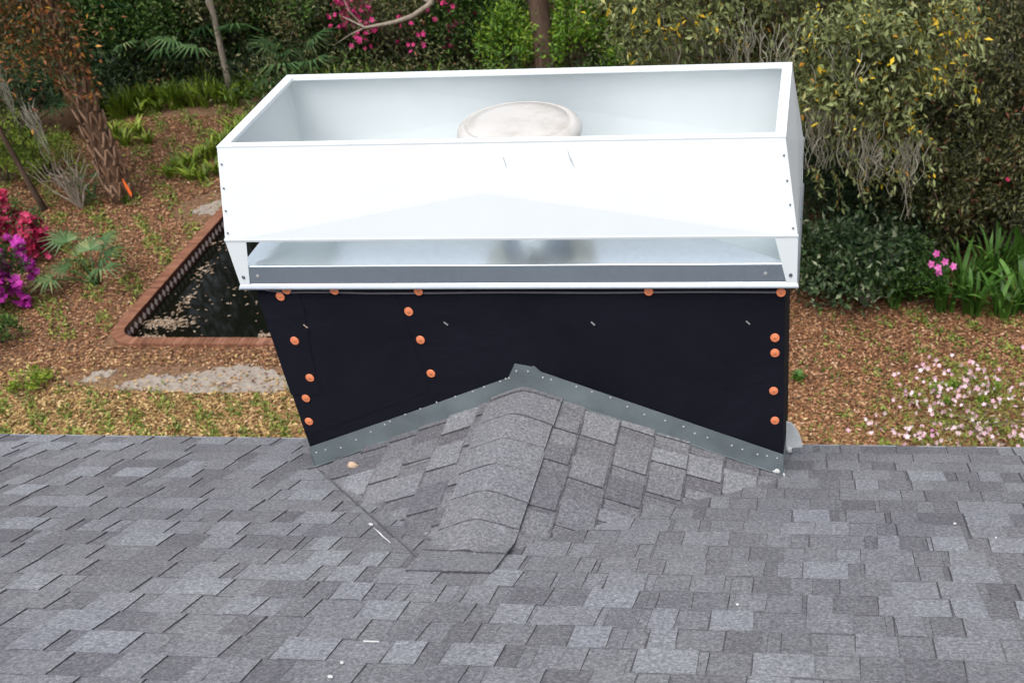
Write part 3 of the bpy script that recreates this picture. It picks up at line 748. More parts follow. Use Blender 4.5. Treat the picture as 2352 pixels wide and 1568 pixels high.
for t in tri:
    a, b_, c_ = (np.array(allp[i]) for i in t)
    F.append(tuple(t) if np.cross(b_-a, c_-a)[2] > 0 else tuple(t)[::-1])
g = link_mesh('ground', np_mesh('ground', allp, F), M['ground']); tag(g, 'leaf covered yard floor of brown mould and straw', 'ground', kind='structure')

def patch(name, pix, label, z=0.006):
    pts = [at_z(x, y, 0) for x, y in pix]
    P = []
    n = len(pts)
    for i in range(n):
        a, b_ = pts[i], pts[(i+1) % n]
        for t in np.linspace(0, 1, 7, endpoint=False):
            q = a+(b_-a)*t; P.append((q[0]+random.uniform(-.05, .05), q[1]+random.uniform(-.06, .06), z))
    tri = tessellate_polygon([[Vector(p) for p in P]])
    F = []
    for t in tri:
        a, b_, c_ = (np.array(P[i]) for i in t); F.append(tuple(t) if np.cross(b_-a, c_-a)[2] > 0 else tuple(t)[::-1])
    tag(link_mesh(name, np_mesh(name, P, F), M['sand']), label, 'sand', kind='structure')
patch('sand', [(265, 889), (300, 872), (350, 862), (440, 858), (500, 846), (560, 836), (610, 848), (680, 872), (700, 905), (610, 905), (520, 900), (430, 904), (340, 902)], 'bare grey sand strip between the pool and the house')
patch('sand', [(178, 878), (215, 853), (262, 848), (258, 860), (215, 876)], 'small bare grey sand patch left of the long sand strip', 0.006)
patch('sand', [(440, 492), (455, 478), (520, 452), (560, 440), (560, 490), (505, 497)], 'bare grey sand patch beyond the far end of the pool coping', 0.006)

pool = empty('swimming_pool', (PLX, PNY, 0), 'old swimming pool of black water with red brick coping', 'pool')
# coping: single bricks laid round the edge
cbg = Bag(); inner = rrect(PLX, PRX, PNY, PFY, PRAD, 10)
outp = rrect(PLX-CW, PRX+CW, PNY-CW, PFY+CW, PRAD+CW, 10)
rsb = np.random.default_rng(3)
for i in range(len(inner)):
    a, b_ = np.array(inner[i]), np.array(inner[(i+1) % len(inner)]); A, B_ = np.array(outp[i]), np.array(outp[(i+1) % len(outp)])
    Ld = np.linalg.norm(B_-A); n = max(1, int(round(Ld/0.075)))
    for k in range(n):
        t0, t1 = k/n+0.04/n, (k+1)/n-0.04/n
        q = [A+(B_-A)*t0, A+(B_-A)*t1, a+(b_-a)*t1, a+(b_-a)*t0]
        zt = 0.062+rsb.uniform(-0.003, 0.003)
        V = [(p[0], p[1], zt) for p in q] + [(p[0], p[1], -0.05) for p in q]
        cbg.add(V, [(0, 1, 2, 3), (4, 5, 1, 0), (5, 6, 2, 1), (6, 7, 3, 2), (7, 4, 0, 3)], float(np.clip(rsb.normal(0.5, 0.2), 0, 1)))
cop = cbg.build('coping', M['brick'], pool)
mb = Bag(); n = len(inner)
V = [(p[0], p[1], 0.054) for p in inner] + [(p[0], p[1], 0.054) for p in outp] 
mb.add(V, [(i, n+i, n+(i+1) % n, (i+1) % n)[::-1] for i in range(n)]); mb.build('mortar_bed', M['mortar'], cop)
# waterline tiles: a row of pale diamonds on dark red
tb = Bag(); ins = 0.004
wall = rrect(PLX+ins, PRX-ins, PNY+ins, PFY-ins, PRAD, 10); n = len(wall)
for i in range(n):
    a, b_ = np.array(wall[i]), np.array(wall[(i+1) % n]); Ld = np.linalg.norm(b_-a); k_ = max(1, int(round(Ld/0.16)))
    nin = np.array([-(b_-a)[1], (b_-a)[0]])/Ld
    for k in range(k_):
        p, q = a+(b_-a)*k/k_, a+(b_-a)*(k+1)/k_
        tb.add([(p[0], p[1], -0.20), (q[0], q[1], -0.20), (q[0], q[1], 0.048), (p[0], p[1], 0.048)], [(0, 3, 2, 1)], 0.2)
        mi = (p+q)/2 + nin*0.003; d = (q-p)*0.38
        tb.add([(mi[0]-d[0], mi[1]-d[1], -0.065), (mi[0], mi[1], -0.135), (mi[0]+d[0], mi[1]+d[1], -0.065), (mi[0], mi[1], 0.005)], [(0, 3, 2, 1)], 0.8)
tb.build('tile_band', M['tile_dark'], pool)
bs = Bag(); V = [(p[0], p[1], -0.19) for p in wall] + [(p[0], p[1], -1.6) for p in wall]
bs.add(V, [(i, (i+1) % n, n+(i+1) % n, n+i)[::-1] for i in range(n)] + [tuple(n+i for i in range(n))]); bs.build('basin', M['plaster'], pool)
wv = [(p[0], p[1], -0.15) for p in rrect(PLX+0.002, PRX-0.002, PNY+0.002, PFY-0.002, PRAD, 10)]
tag(link_mesh('water', np_mesh('water', wv, [tuple(range(len(wv)))]), M['water']), 'still black pool water with floating leaves', 'water', kind='structure')

# ================================================================== leaves and plants
def unit(v): return v/(np.linalg.norm(v, axis=-1, keepdims=True)+1e-9)
def leaf_mesh(name, pos, axis, nrm, L, Wd, tint, mat, parent=None, fold=0.18, mesh_only=False):
    pos = np.asarray(pos); n = len(pos)
    axis = unit(np.asarray(axis)); side = unit(np.cross(axis, nrm)); nr = np.cross(side, axis)
    L = np.broadcast_to(L, (n,))[:, None]; Wd = np.broadcast_to(Wd, (n,))[:, None]
    mid = pos + axis*L*0.45
    V = np.stack([pos, mid+side*Wd*0.5+nr*Wd*fold, pos+axis*L - nr*L*0.06, mid-side*Wd*0.5+nr*Wd*fold], 1).reshape(-1, 3)
    i = np.arange(n)*4
    F = np.concatenate([np.stack([i, i+1, i+2], 1), np.stack([i, i+2, i+3], 1)])
    me = np_mesh(name, V, F, np.repeat(tint, 4))
    return link_mesh(name, me, mat, parent)

def rand_dirs(n, rs): return unit(rs.normal(size=(n, 3)))
def tints(n, rs, lo=0.0, hi=1.0): return np.clip(rs.beta(1.35, 1.5, n)*(hi-lo)+lo, 0, 1)

def crown_points(n, c, rad, rs, clumps=40, spread=0.16, shell=0.55):
    """leaf positions gathered in clumps spread through an ellipsoid, mostly near its surface"""
    c = np.array(c); rad = np.array(rad)
    d = rand_dirs(clumps, rs); d[:, 2] = np.abs(d[:, 2])*1.0 - 0.35*rs.random(clumps)
    d = unit(d); rr = shell+(1-shell)*rs.random(clumps)**0.6
    lump = 1+0.22*rs.normal(size=clumps)
    cc = c + d*rad*rr[:, None]*lump[:, None]
    k = rs.integers(0, clumps, n)
    p = cc[k] + rs.normal(size=(n, 3))*rad*spread*(0.7+0.6*rs.random((clumps, 1))[k])
    return p, cc, k

def stems(bag, base, ends, r0, rs, seg=5, wob=0.06):
    base = np.array(base, float)
    for e in ends:
        t = np.linspace(0, 1, 6)[:, None]
        mid = base + (e-base)*t; mid[:, 2] = base[2] + (e[2]-base[2])*t[:, 0]**0.75
        mid[1:-1] += rs.normal(size=(4, 3))*wob*np.linalg.norm(e-base)*0.5
        V, F = tube_arrays(mid, np.linspace(r0, r0*0.3, 6), seg, False); bag.add(V, F)

def shrub(name, base, h, rx, n, leafL, mat, label, cat='shrub', ry=None, group=None, seed=1, clumps=36, asp=0.42, lo=0.0, hi=1.0, blossom=None, nb=0, bL=0.05,
          blen=1.0, upward=0.3, z0=0.0, spread=0.17, bmask=None, drop=0.0, twig='twig', shell=0.5, stemr=0.02, orient=None):
    rs = np.random.default_rng(seed); base = np.array([base[0], base[1], 0.0]); ry = ry or rx
    if n > 5000: n = int(n*2.3); clumps = int(clumps*1.5)
    root = empty(name, tuple(base), label, cat, group)
    c = base + [0, 0, h*(0.5+z0*0.3)]; rad = np.array([rx, ry, h*0.5])
    p, cc, k = crown_points(n, c, rad, rs, clumps, spread, shell)
    p[:, 2] = np.maximum(p[:, 2], 0.05)
    ax = unit(rs.normal(size=(n, 3)) + [0, 0, upward] + unit(p-c)*0.7)
    nr = unit(rs.normal(size=(n, 3))*0.8 + [0, -0.3, 1.0])
    ct = rs.uniform(-0.18, 0.18, clumps)[k]
    leaf_mesh('foliage', p, ax, nr, leafL*rs.uniform(0.6, 1.25, n), leafL*asp*rs.uniform(0.7, 1.2, n), np.clip(tints(n, rs, lo, hi)+ct, 0, 1), M[mat], root)
    sbg = Bag(); sel = cc[rs.permutation(clumps)[:min(14, clumps)]]
    stems(sbg, base, sel, stemr, rs); sbg.build('stem', M[twig], root, smooth=True)
    if blossom:
        q, _, kk = crown_points(nb*6, c, rad*1.06, rs, max(14, clumps//2), spread*0.75, 0.8)
        if bmask is not None: q = q[bmask(q)]
        q = q[:nb]; m_ = len(q); q[:, 2] = np.maximum(0.12, q[:, 2]-rs.random(m_)*drop*h)
        # each blossom: five petals round a centre
        P = np.repeat(q, 5, 0); a = np.tile(np.linspace(0, 2*np.pi, 5, endpoint=False), m_) + np.repeat(rs.uniform(0, 6, m_), 5)
        nrm = np.repeat(unit(rs.normal(size=(m_, 3))*0.6+[0.1, -0.7, 0.8]), 5, 0)
        e1 = unit(np.cross(nrm, [0.3, 0.2, 1.0])); e2 = np.cross(nrm, e1)
        ax = e1*np.cos(a)[:, None]+e2*np.sin(a)[:, None] + nrm*0.25
        leaf_mesh('blossoms', P, ax, nrm, bL*np.repeat(rs.uniform(0.7, 1.2, m_), 5), bL*0.85, np.repeat(tints(m_, rs), 5), M[blossom], root, 0.1)
    return root

def blade_clump(name, base, h, r_, n, wid, mat, label, cat='plant', group=None, seed=1, lo=0, hi=1, stiff=0.5, part='blades'):
    """arching strap leaves from one crown"""
    rs = np.random.default_rng(seed); base = np.array([base[0], base[1], 0.0])
    root = empty(name, tuple(base), label, cat, group)
    bag = Bag()
    for i in range(n):
        a = rs.uniform(0, 2*np.pi); d = np.array([math.cos(a), math.sin(a), 0]); side = np.array([-d[1], d[0], 0])
        L = h*rs.uniform(0.6, 1.15); out = r_*rs.uniform(0.25, 1.0); s = 5
        p0 = base + d*rs.uniform(0, r_*0.25) + side*rs.normal()*r_*0.1
        t = np.linspace(0, 1, s+1)
        zz = L*(t - (1-stiff)*0.62*t**2.4); rr = out*t**1.6
        wv_ = wid*rs.uniform(0.7, 1.2)*np.sin(np.pi*np.clip(0.12+0.88*t, 0, 1))**0.6; wv_[-1] = 0.002
        ctr = p0 + d*rr[:, None] + np.array([0, 0, 1])*zz[:, None]
        tw = side + np.array([0, 0, 0.3])*rs.normal()
        V = np.concatenate([ctr-tw*wv_[:, None]/2, ctr+tw*wv_[:, None]/2]); m_ = s+1
        bag.add(V, [(j, m_+j, m_+j+1, j+1) for j in range(s)], float(tints(1, rs, lo, hi)[0]))
    bag.build(part, M[mat], root)
    return root

def fan(bag, c, d, size, rs, nleaf=16, tint=0.5):
    """palmetto fan: narrow leaflets radiating from the end of a stalk, folded and drooping a little"""
    d = unit(np.array(d, float)); ref = np.array([0, 0, 1.0]); side = unit(np.cross(d, ref)); up = np.cross(side, d)
    for i in range(nleaf):
        a = R(-105+210*i/(nleaf-1))
        ax = d*math.cos(a)+side*math.sin(a)
        L = size*(0.75+0.25*math.cos(a))*rs.uniform(0.88, 1.08)
        pe = np.cross(up, ax); wd = size*0.075
        m1 = c+ax*L*0.45+up*size*0.05; tip = c+ax*L-np.array([0, 0, 1])*L*rs.uniform(0.10, 0.30)
        bag.add([c-pe*wd*0.15, c+pe*wd*0.15, m1+pe*wd*0.5, tip, m1-pe*wd*0.5, m1+up*wd*0.2],
                [(0, 1, 5), (1, 2, 5), (2, 3, 5), (3, 4, 5), (4, 0, 5)], float(np.clip(tint+rs.normal()*0.12, 0, 1)))
def palmetto(base, h, nf, size, label, group=None, seed=1, tint=0.55, dirs=None, mat='palm', name='palmetto'):
    rs = np.random.default_rng(seed); base = np.array([base[0], base[1], 0.0])
    root = empty(name, tuple(base), label, 'palmetto', group)
    fb_, sb_ = Bag(), Bag()
    for i in range(nf):
        a = (2*np.pi*i/nf + rs.uniform(-0.3, 0.3)) if dirs is None else R(dirs[i])
        el = rs.uniform(0.25, 1.2)
        d = np.array([math.cos(a)*math.cos(el), math.sin(a)*math.cos(el), math.sin(el)])
        L = h*rs.uniform(0.6, 1.0); e = base+d*L; md = base+d*L*0.5+np.array([0, 0, L*0.10])
        V, F = tube_arrays([base, md, e], np.array([0.018, 0.014, 0.009]), 5, False); sb_.add(V, F)
        fan(fb_, e, d*np.array([1, 1, 0.35])+np.array([0, 0, -0.05]), size*rs.uniform(0.8, 1.15), rs, 15, tint+rs.normal()*0.15)
    fb_.build('fronds', M[mat], root); sb_.build('stalks', M[mat], root)
    return root

def moss_strands(bag, top, L, r_, n, rs):
    """a hanging tress of thin curly strands"""
    for i in range(n):
        p = np.array(top, float)+rs.normal(size=3)*np.array([r_, r_, r_*0.6]); l = L*rs.uniform(0.35, 1.0)
        s = 9; t = np.linspace(0, 1, s)
        ph = rs.uniform(0, 6, 2); amp = 0.018*(1+t)
        pth = np.stack([p[0]+amp*np.sin(9*t+ph[0])*1.2+(np.array(top)[0]-p[0])*t*0.5, p[1]+amp*np.sin(8*t+ph[1])+(np.array(top)[1]-p[1])*t*0.5, p[2]-l*t], 1)
        V, F = tube_arrays(pth, np.linspace(0.0075, 0.003, s)*rs.uniform(0.6, 1.2), 3, False)
        bag.add(V, F, float(rs.random()))

def G(x, y): 
    q = at_z(x, y, 0); return (q[0], q[1])

# ---- leaf litter and green sprigs lying on the ground (nobody could count them)
def litter(name, n, region, L, mat, label, seed, dens=None, z=0.012, up=0.25, lo=0, hi=1):
    rs = np.random.default_rng(seed)
    x0, x1, y0, y1 = region
    p = np.stack([rs.uniform(x0, x1, n), rs.uniform(y0, y1, n), rs.uniform(0.008, z+0.02, n)], 1)
    inside = (p[:, 0] > PLX-CW-0.02) & (p[:, 0] < PRX+CW) & (p[:, 1] > PNY-CW-0.02) & (p[:, 1] < PFY+CW)
    keep = ~inside
    if dens is not None: keep &= rs.random(n) < dens(p)
    p = p[keep]; n = len(p)
    a = rs.uniform(0, 2*np.pi, n); ax = np.stack([np.cos(a), np.sin(a), rs.normal(size=n)*up], 1)
    nr = unit(rs.normal(size=(n, 3))*0.35+[0, 0, 1])
    o = leaf_mesh(name, p, ax, nr, L*rs.uniform(0.5, 1.3, n), L*0.45*rs.uniform(0.7, 1.3, n), tints(n, rs, lo, hi), M[mat], None, 0.2)
    return tag(o, label, 'leaf litter', kind='stuff')
def fb_noise(p, s, ph):
    return 0.5+0.25*np.sin(p[:, 0]*s+ph)*np.cos(p[:, 1]*s*1.3+ph*2)+0.25*np.sin(p[:, 0]*s*2.3+p[:, 1]*s*1.7+ph*3)
def sand_mask(p):
    # leaves lie thin on the bare sand strips
    c1 = ((p[:, 0]+8.4)/2.3)**2 + ((p[:, 1]-10.85)/0.42)**2 < 1
    g2 = at_z(490, 478, 0); c2 = ((p[:, 0]-g2[0])/0.8)**2 + ((p[:, 1]-g2[1])/0.75)**2 < 1
    return np.where(c1 | c2, 0.09, 1.0)
litter('leaf_litter', 125000, (-16, -5.5, 8.4, 22), 0.066, 'litter', 'brown fallen leaves carpeting the yard left of the chimney', 21, lambda p: np.clip(1.25-np.clip((11.4-p[:, 1])*0.5, 0, 0.75), 0, 1)*sand_mask(p))
litter('leaf_litter', 112000, (0.4, 11, 8.6, 15.5), 0.066, 'litter', 'brown fallen leaves carpeting the yard right of the chimney', 22)
litter('dry_grass', 34000, (-13.5, -5.5, 8.4, 11.6), 0.075, 'straw', 'straw coloured dry grass and leaves between sand and eave', 23, lambda p: np.clip((11.3-p[:, 1])*0.9, 0.12, 1)*sand_mask(p))
litter('dry_grass', 9000, (0.4, 6.5, 8.6, 11.2), 0.075, 'straw', 'straw coloured leaves below the right end of the eave', 24, lambda p: np.clip((10.2-p[:, 1])*0.6, 0.03, 1))
litter('ground_cover', 26000, (-13.5, -5.5, 8.4, 11.0), 0.085, 'weed', 'green weeds sprouting in the dry grass by the house', 25, lambda p: np.where(fb_noise(p, 5.1, 1.0) > 0.62, 1.0, 0.08)*np.clip((10.8-p[:, 1]), 0.1, 1)*sand_mask(p), 0.03, 0.9)
litter('ground_cover', 60000, (-16, -6.0, 12, 22.5), 0.09, 'weed', 'scattered green weeds among the leaves beyond the pool', 26, lambda p: np.where(fb_noise(p, 3.1, 2.0) > 0.60, 0.85, 0.06)*sand_mask(p), 0.03, 0.9)
litter('ground_cover', 26000, (0.4, 6.5, 8.6, 13.0), 0.085, 'weed', 'scattered green weeds among the leaves right of the chimney', 27, lambda p: np.where(fb_noise(p, 4.3, 0.4) > 0.66, 0.9, 0.06)*np.clip((p[:, 0]-0.8)*0.5, 0.1, 1), 0.03, 0.9)
litter('leaf_litter', 42000, (-5.5, 0.4, 7.0, 22), 0.07, 'litter', 'brown fallen leaves around the pool end behind the chimney', 28)
litter('leaf_litter', 40000, (3, 14, 15.5, 26), 0.09, 'litter', 'brown fallen leaves under the trees at the far right', 29)
# floating leaves on the water, in rafts
def floats():
    rs = np.random.default_rng(5); P = []
    for px, py, rx, ry, n in ((385, 742, 0.40, 0.16, 260), (430, 690, 0.08, 0.4, 60), (345, 775, 0.25, 0.08, 60), (305, 786, 0.32, 0.05, 80), (490, 560, 0.16, 0.10, 26), (540, 565, 0.2, 0.12, 22), (470, 620, 0.10, 0.4, 40), (600, 600, 0.3, 0.2, 20),
                              (610, 770, 0.15, 0.06, 36), (500, 700, 1.2, 0.8, 34), (560, 640, 0.8, 0.9, 20)):
        c = at_z(px, py, -0.145); P.append(np.stack([c[0]+rs.normal(size=n)*rx*0.6, c[1]+rs.normal(size=n)*ry*0.6, np.full(n, -0.142)+rs.uniform(0, 0.006, n)], 1))
    p = np.concatenate(P); k = (p[:, 0] > PLX+0.03) & (p[:, 1] > PNY+0.04); p = p[k]; n = len(p)
    a = rs.uniform(0, 6.28, n); ax = np.stack([np.cos(a), np.sin(a), rs.normal(size=n)*0.05], 1)
    o = leaf_mesh('floating_leaves', p, ax, np.tile([[0, 0, 1.0]], (n, 1)), 0.08*rs.uniform(0.5, 1.2, n), 0.035, tints(n, rs), M['float'], None, 0.1)
    tag(o, 'rafts of pale dead leaves floating on the pool water', 'leaf litter', kind='stuff')
floats()

# ---- palm with boots at the left
def palm_tree():
    b = np.array([*G(284, 462), 0.0]); rs = np.random.default_rng(9)
    root = empty('palm_tree', tuple(b), 'palm with a criss-cross trunk of old leaf bases, left of the pool', 'palm')
    H = 8.6
    V, F = tube_arrays([b+[0, 0, z] for z in np.linspace(-0.1, H, 20)], np.linspace(0.20, 0.17, 20), 14)
    tr = Bag(); tr.add(V, F, 0.25); tr.build('trunk', M['boot'], root, smooth=True)
    bt = Bag(); k = 0
    z = 0.08
    while z < H-0.3:
        for s in range(2):
            a = k*2.39996 + s*np.pi; k += 1
            d = np.array([math.cos(a), math.sin(a), 0]); sd_ = np.array([-d[1], d[0], 0])
            p = b+d*0.175+[0, 0, z]
            wd = 0.085*rs.uniform(0.85, 1.15); L = 0.30*rs.uniform(0.8, 1.15); o = 0.085*rs.uniform(0.7, 1.2)
            # split leaf base: two prongs forming the lattice
            for sgn in (-1, 1):
                q0 = p+sd_*sgn*wd*1.1; q1 = p+d*o+[0, 0, L]+sd_*sgn*wd*0.15
                mm = (q0+q1)/2+d*0.02
                V, F = tube_arrays([q0, mm, q1], np.array([0.030, 0.027, 0.018]), 5)
                bt.add(V, F, float(np.clip(rs.normal(0.62, 0.2), 0, 1)))
            z += 0.035
        z += 0.01
    bt.build('leaf_bases', M['boot'], root)
    fr, st = Bag(), Bag(); top = b+[0, 0, H]
    for i in range(24):
        a = i*2.39996; el = rs.uniform(-0.2, 1.2)
        d = np.array([math.cos(a)*math.cos(el), math.sin(a)*math.cos(el), math.sin(el)]); e = top+d*1.2
        V, F = tube_arrays([top, top+d*0.6+[0, 0, 0.05], e], np.array([0.03, 0.022, 0.014]), 5, False); st.add(V, F)
        fan(fr, e, d, 0.9, rs, 20, 0.5)
    fr.build('fronds', M['palm'], root); st.build('stalks', M['palm'], root)
    return b
pb = palm_tree()
# orange creeper up the palm
def creeper():
    rs = np.random.default_rng(14)
    root = empty('creeper', (pb[0]+0.3, pb[1]-0.3, 0), 'orange and yellow leafed creeper climbing the upper palm trunk', 'vine')
    n = 2300
    zz = 1.9+rs.random(n)**0.75*5.2; a = rs.uniform(0, 6.28, n); r_ = 0.30+np.abs(rs.normal(size=n))*(0.04+0.09*np.clip((zz-2.6)/2, 0, 1.6))
    p = np.stack([pb[0]+r_*np.cos(a), pb[1]+r_*np.sin(a), zz], 1)
    ax = unit(rs.normal(size=(n, 3))+[0, -0.3, -0.4]); nr = unit(rs.normal(size=(n, 3))*0.7+[0, -0.6, 0.7])
    leaf_mesh('foliage', p, ax, nr, 0.13*rs.uniform(0.6, 1.2, n), 0.075*rs.uniform(0.7, 1.2, n), tints(n, rs, 0.0, 1.0), M['autumn'], root)
    st = Bag()
    for k in range(4):
        t = np.linspace(0, 1, 22); aa = 1.3*k+5*t
        V, F = tube_arrays(np.stack([pb[0]+0.27*np.cos(aa), pb[1]+0.27*np.sin(aa), 7*t], 1), 0.012, 5); st.add(V, F)
    st.build('stem', M['bark'], root)
creeper()

# ---- small trees
def tree(name, base, H, rtrunk, lean, label, cat='tree', crown=None, bark='bark', limbs=(), seed=1, wob=0.05, group=None):
    """tapered trunk with limbs; crown = (n, leafL, mat, centre offset, radii, clumps, lo, hi)"""
    rs = np.random.default_rng(seed); b = np.array([base[0], base[1], 0.0])
    root = empty(name, tuple(b), label, cat, group); bag = Bag()
    t = np.linspace(0, 1, 12)
    pth = b + np.stack([lean[0]*t**1.3+wob*np.sin(5*t+seed), lean[1]*t**1.3+wob*np.cos(4*t+seed)-wob*math.cos(seed), H*t-0.1], 1)
    V, F = tube_arrays(pth, rtrunk*(1.25-0.75*t)*(1+0.35*np.exp(-t*14)), 10); bag.add(V, F)
    for (t0, e, r_) in limbs:
        s = pth[int(t0*11)]; e = np.array(e, float); tt = np.linspace(0, 1, 8)[:, None]
        q = s+(e-s)*tt; q[1:-1] += rs.normal(size=(6, 3))*0.04*np.linalg.norm(e-s); q[:, 2] += 0.12*np.linalg.norm(e-s)*np.sin(np.pi*tt[:, 0])
        V, F = tube_arrays(q, np.linspace(r_, r_*0.35, 8), 7); bag.add(V, F)
    if crown:
        n, lL, mt, co, rad, cl, lo, hi = crown
        c = b+np.array(co)
        p, cc, k = crown_points(n, c, rad, rs, cl, 0.15, 0.45)
        for e in cc[:16]:
            s = pth[rs.integers(6, 12)]; tt = np.linspace(0, 1, 6)[:, None]; q = s+(e-s)*tt; q[1:-1] += rs.normal(size=(4, 3))*0.05*np.linalg.norm(e-s)
            V, F = tube_arrays(q, np.linspace(rtrunk*0.32, 0.01, 6), 5, False); bag.add(V, F)
        ax = unit(rs.normal(size=(n, 3))+unit(p-c)*0.6); nr = unit(rs.normal(size=(n, 3))*0.8+[0, -0.3, 1])
        leaf_mesh('crown', p, ax, nr, lL*rs.uniform(0.6, 1.25, n), lL*0.42*rs.uniform(0.7, 1.2, n), np.clip(tints(n, rs, lo, hi)+rs.uniform(-.15, .15, cl)[k], 0, 1), M[mt], root)
    bag.build('trunk', M[bark], root, smooth=True)
    return root, pth

# ---- the vegetation round the yard
# left group -----------------------------------------------------------------
root, _ = tree('autumn_tree', (pb[0]-1.5, pb[1]-0.4), 4.6, 0.05, (-0.3, -0.3), 'thin tree with orange and yellow leaves left of the palm trunk', crown=(8000, 0.11, 'autumn', (0.0, 0.1, 3.1), (1.7, 1.2, 1.8), 90, 0.0, 0.95), bark='bark', seed=3)
mb_ = Bag(); rs_ = np.random.default_rng(8)
for dx, dy, z, L in ((-0.6, -0.5, 3.1, 1.0), (0.2, -0.9, 2.9, 1.2), (0.65, -0.5, 3.0, 1.3), (-0.1, -0.9, 2.2, 0.9), (0.9, -0.4, 2.1, 1.0), (-0.9, -0.5, 2.3, 1.1)):
    moss_strands(mb_, (pb[0]-1.5+dx, pb[1]-0.4+dy, z), L, 0.09, 26, rs_)
mb_.build('hanging_moss', M['moss'], root)
shrub('azalea_bush', G(52, 598), 1.05, 0.56, 2400, 0.07, 'mid', 'crimson red flowering azalea at the left edge of the photo', 'azalea', seed=31, blossom='crimson', drop=0.35, nb=900, bL=0.07, clumps=26, lo=0, hi=0.8)
shrub('azalea_bush', G(6, 706), 1.45, 0.52, 2400, 0.07, 'mid', 'purple pink flowering azalea at the left edge below the crimson one', 'azalea', seed=32, blossom='purple', drop=0.5, nb=900, bL=0.075, clumps=30, lo=0, hi=0.8)
palmetto(G(225, 655), 0.9, 8, 0.54, 'small palmetto with spread fans beside the purple azalea', seed=41, tint=0.66)
palmetto(G(215, 455), 0.5, 5, 0.34, 'tiny dark palmetto in the leaves left of the palm foot', seed=47, tint=0.5)
blade_clump('strap_plant', G(292, 468), 0.42, 0.25, 26, 0.035, 'strap', 'dark green strap leaf clump at the palm foot by the orange flag', seed=51)
# orange marker
fo = empty('marker_flag', (*G(312, 478), 0), 'bright orange pointed flag on a thin stalk by the palm foot', 'flag')
fb0 = np.array([*G(312, 478), 0.0])
V, F = tube_arrays([fb0, fb0+[0.0, 0, 0.26], fb0+[-0.02, 0, 0.52]], 0.008, 6); bag = Bag(); bag.add(V, F); bag.build('stake', M['twig'], fo)
bm = bmesh.new(); add_prism(bm, [tuple(fb0+np.array(p)) for p in ((0.01, -0.01, 0.22), (0.045, -0.01, 0.30), (0.02, -0.012, 0.46), (-0.035, -0.01, 0.60), (-0.045, -0.01, 0.48), (-0.02, -0.01, 0.30))], (0, 0.004, 0))
M['flag'] = mat_plain('flag_orange', (0.75, 0.13, 0.02), 0.6)
bm_obj('flag', bm, M['flag'], fo)
# bare twiggy bush between palm and azalea
root = empty('bare_bush', (*G(190, 480), 0), 'leafless grey twiggy bush standing left of the palm foot', 'shrub')
bg_ = Bag(); rs_ = np.random.default_rng(61); b0 = np.array([*G(190, 480), 0.0])
stems(bg_, b0, b0+rs_.normal(size=(26, 3))*[0.35, 0.3, 0.15]+[-0.1, 0, 0.95], 0.016, rs_, 5, 0.10); bg_.build('stem', M['bark_pale'], root)

# band of arching lime green blades along the shrub edge behind the pool
rs_ = np.random.default_rng(71)
for i in range(44):
    x = 240+9.2*i+rs_.normal()*6; y = 262-0.115*(x-240)+rs_.normal()*13
    blade_clump('fern', G(x, y), rs_.uniform(0.40, 0.75), 0.40, 34, 0.045, 'fern', 'clump of arching lime green blades along the shrub edge left of the shroud', group='lime green clumps along the shrub edge', seed=100+i, part='blades', stiff=rs_.uniform(0.3, 0.8), lo=0, hi=rs_.uniform(0.5, 1))
for i, (x, y, h) in enumerate(((268, 318, .5), (292, 335, .45), (318, 312, .5), (340, 330, .35))):
    blade_clump('fern', G(x, y), h, 0.36, 30, 0.045, 'fern', 'clump of lime green blades in the leaves just right of the palm trunk', group='lime green clumps right of the palm', seed=180+i)
for i, (x, y, h) in enumerate(((395, 408, 0.4), (420, 395, .45), (445, 388, 0.5), (470, 372, .5), (490, 365, 0.55), (510, 345, .5), (525, 335, 0.55), (470, 415, 0.4), (545, 320, 0.6), (500, 400, 0.4), (440, 412, .35), (560, 300, .5))):
    blade_clump('fern', G(x, y), h, 0.36, 30, 0.045, 'fern', 'clump of yellow green blades beside the left end of the shroud', group='yellow green clumps beside the shroud', seed=130+i)
# shrubs and palmettos of the left background
palmetto(G(255, 235), 2.2, 9, 0.62, 'palmetto with grey green fans right of the creeper covered palm trunk', seed=201, tint=0.42)
palmetto(G(365, 205), 2.4, 9, 0.90, 'dark palmetto with upright fans left of the leaning thin trunk', seed=202, tint=0.3)
palmetto(G(605, 200), 2.1, 9, 0.85, 'bright green palmetto fans standing right of the leaning thin trunk', seed=203, tint=0.6)
palmetto(G(690, 205), 1.5, 10, 0.80, 'grey green palmetto spreading behind the back left corner of the shroud', seed=204, tint=0.62)
palmetto(G(720, 150), 1.9, 8, 0.8, 'palmetto half hidden in olive shrubs left of the magenta azalea', seed=205, tint=0.45)
palmetto(G(60, 330), 1.2, 8, 0.7, 'low dark palmetto under the orange leafed tree', seed=206, tint=0.4)
shrub('shrub', G(160, 190), 3.4, 1.7, 6500, 0.13, 'dark', 'dark green shrub behind the palm trunk', seed=211, clumps=60)
shrub('shrub', G(330, 190), 3.4, 1.5, 6500, 0.12, 'mid', 'tall mid green shrub right of the palm trunk behind the lime green clumps', seed=212, clumps=60)
shrub('shrub', G(430, 180), 3.0, 1.4, 6000, 0.11, 'mid', 'mid green shrub behind the leaning thin trunk', seed=213, clumps=60)
shrub('shrub', G(540, 165), 3.2, 1.5, 6500, 0.12, 'olive', 'olive brown shrub between the thin trunk and the bright palmetto', seed=214, clumps=60)
shrub('shrub', G(650, 150), 3.0, 1.5, 6500, 0.11, 'mid', 'bushy green shrub behind the bright palmetto fans', seed=215, clumps=60)
shrub('shrub', G(60, 250), 2.6, 1.5, 5000, 0.11, 'olive', 'olive shrub mixed with orange leaves behind the thin autumn tree', seed=216, clumps=50)
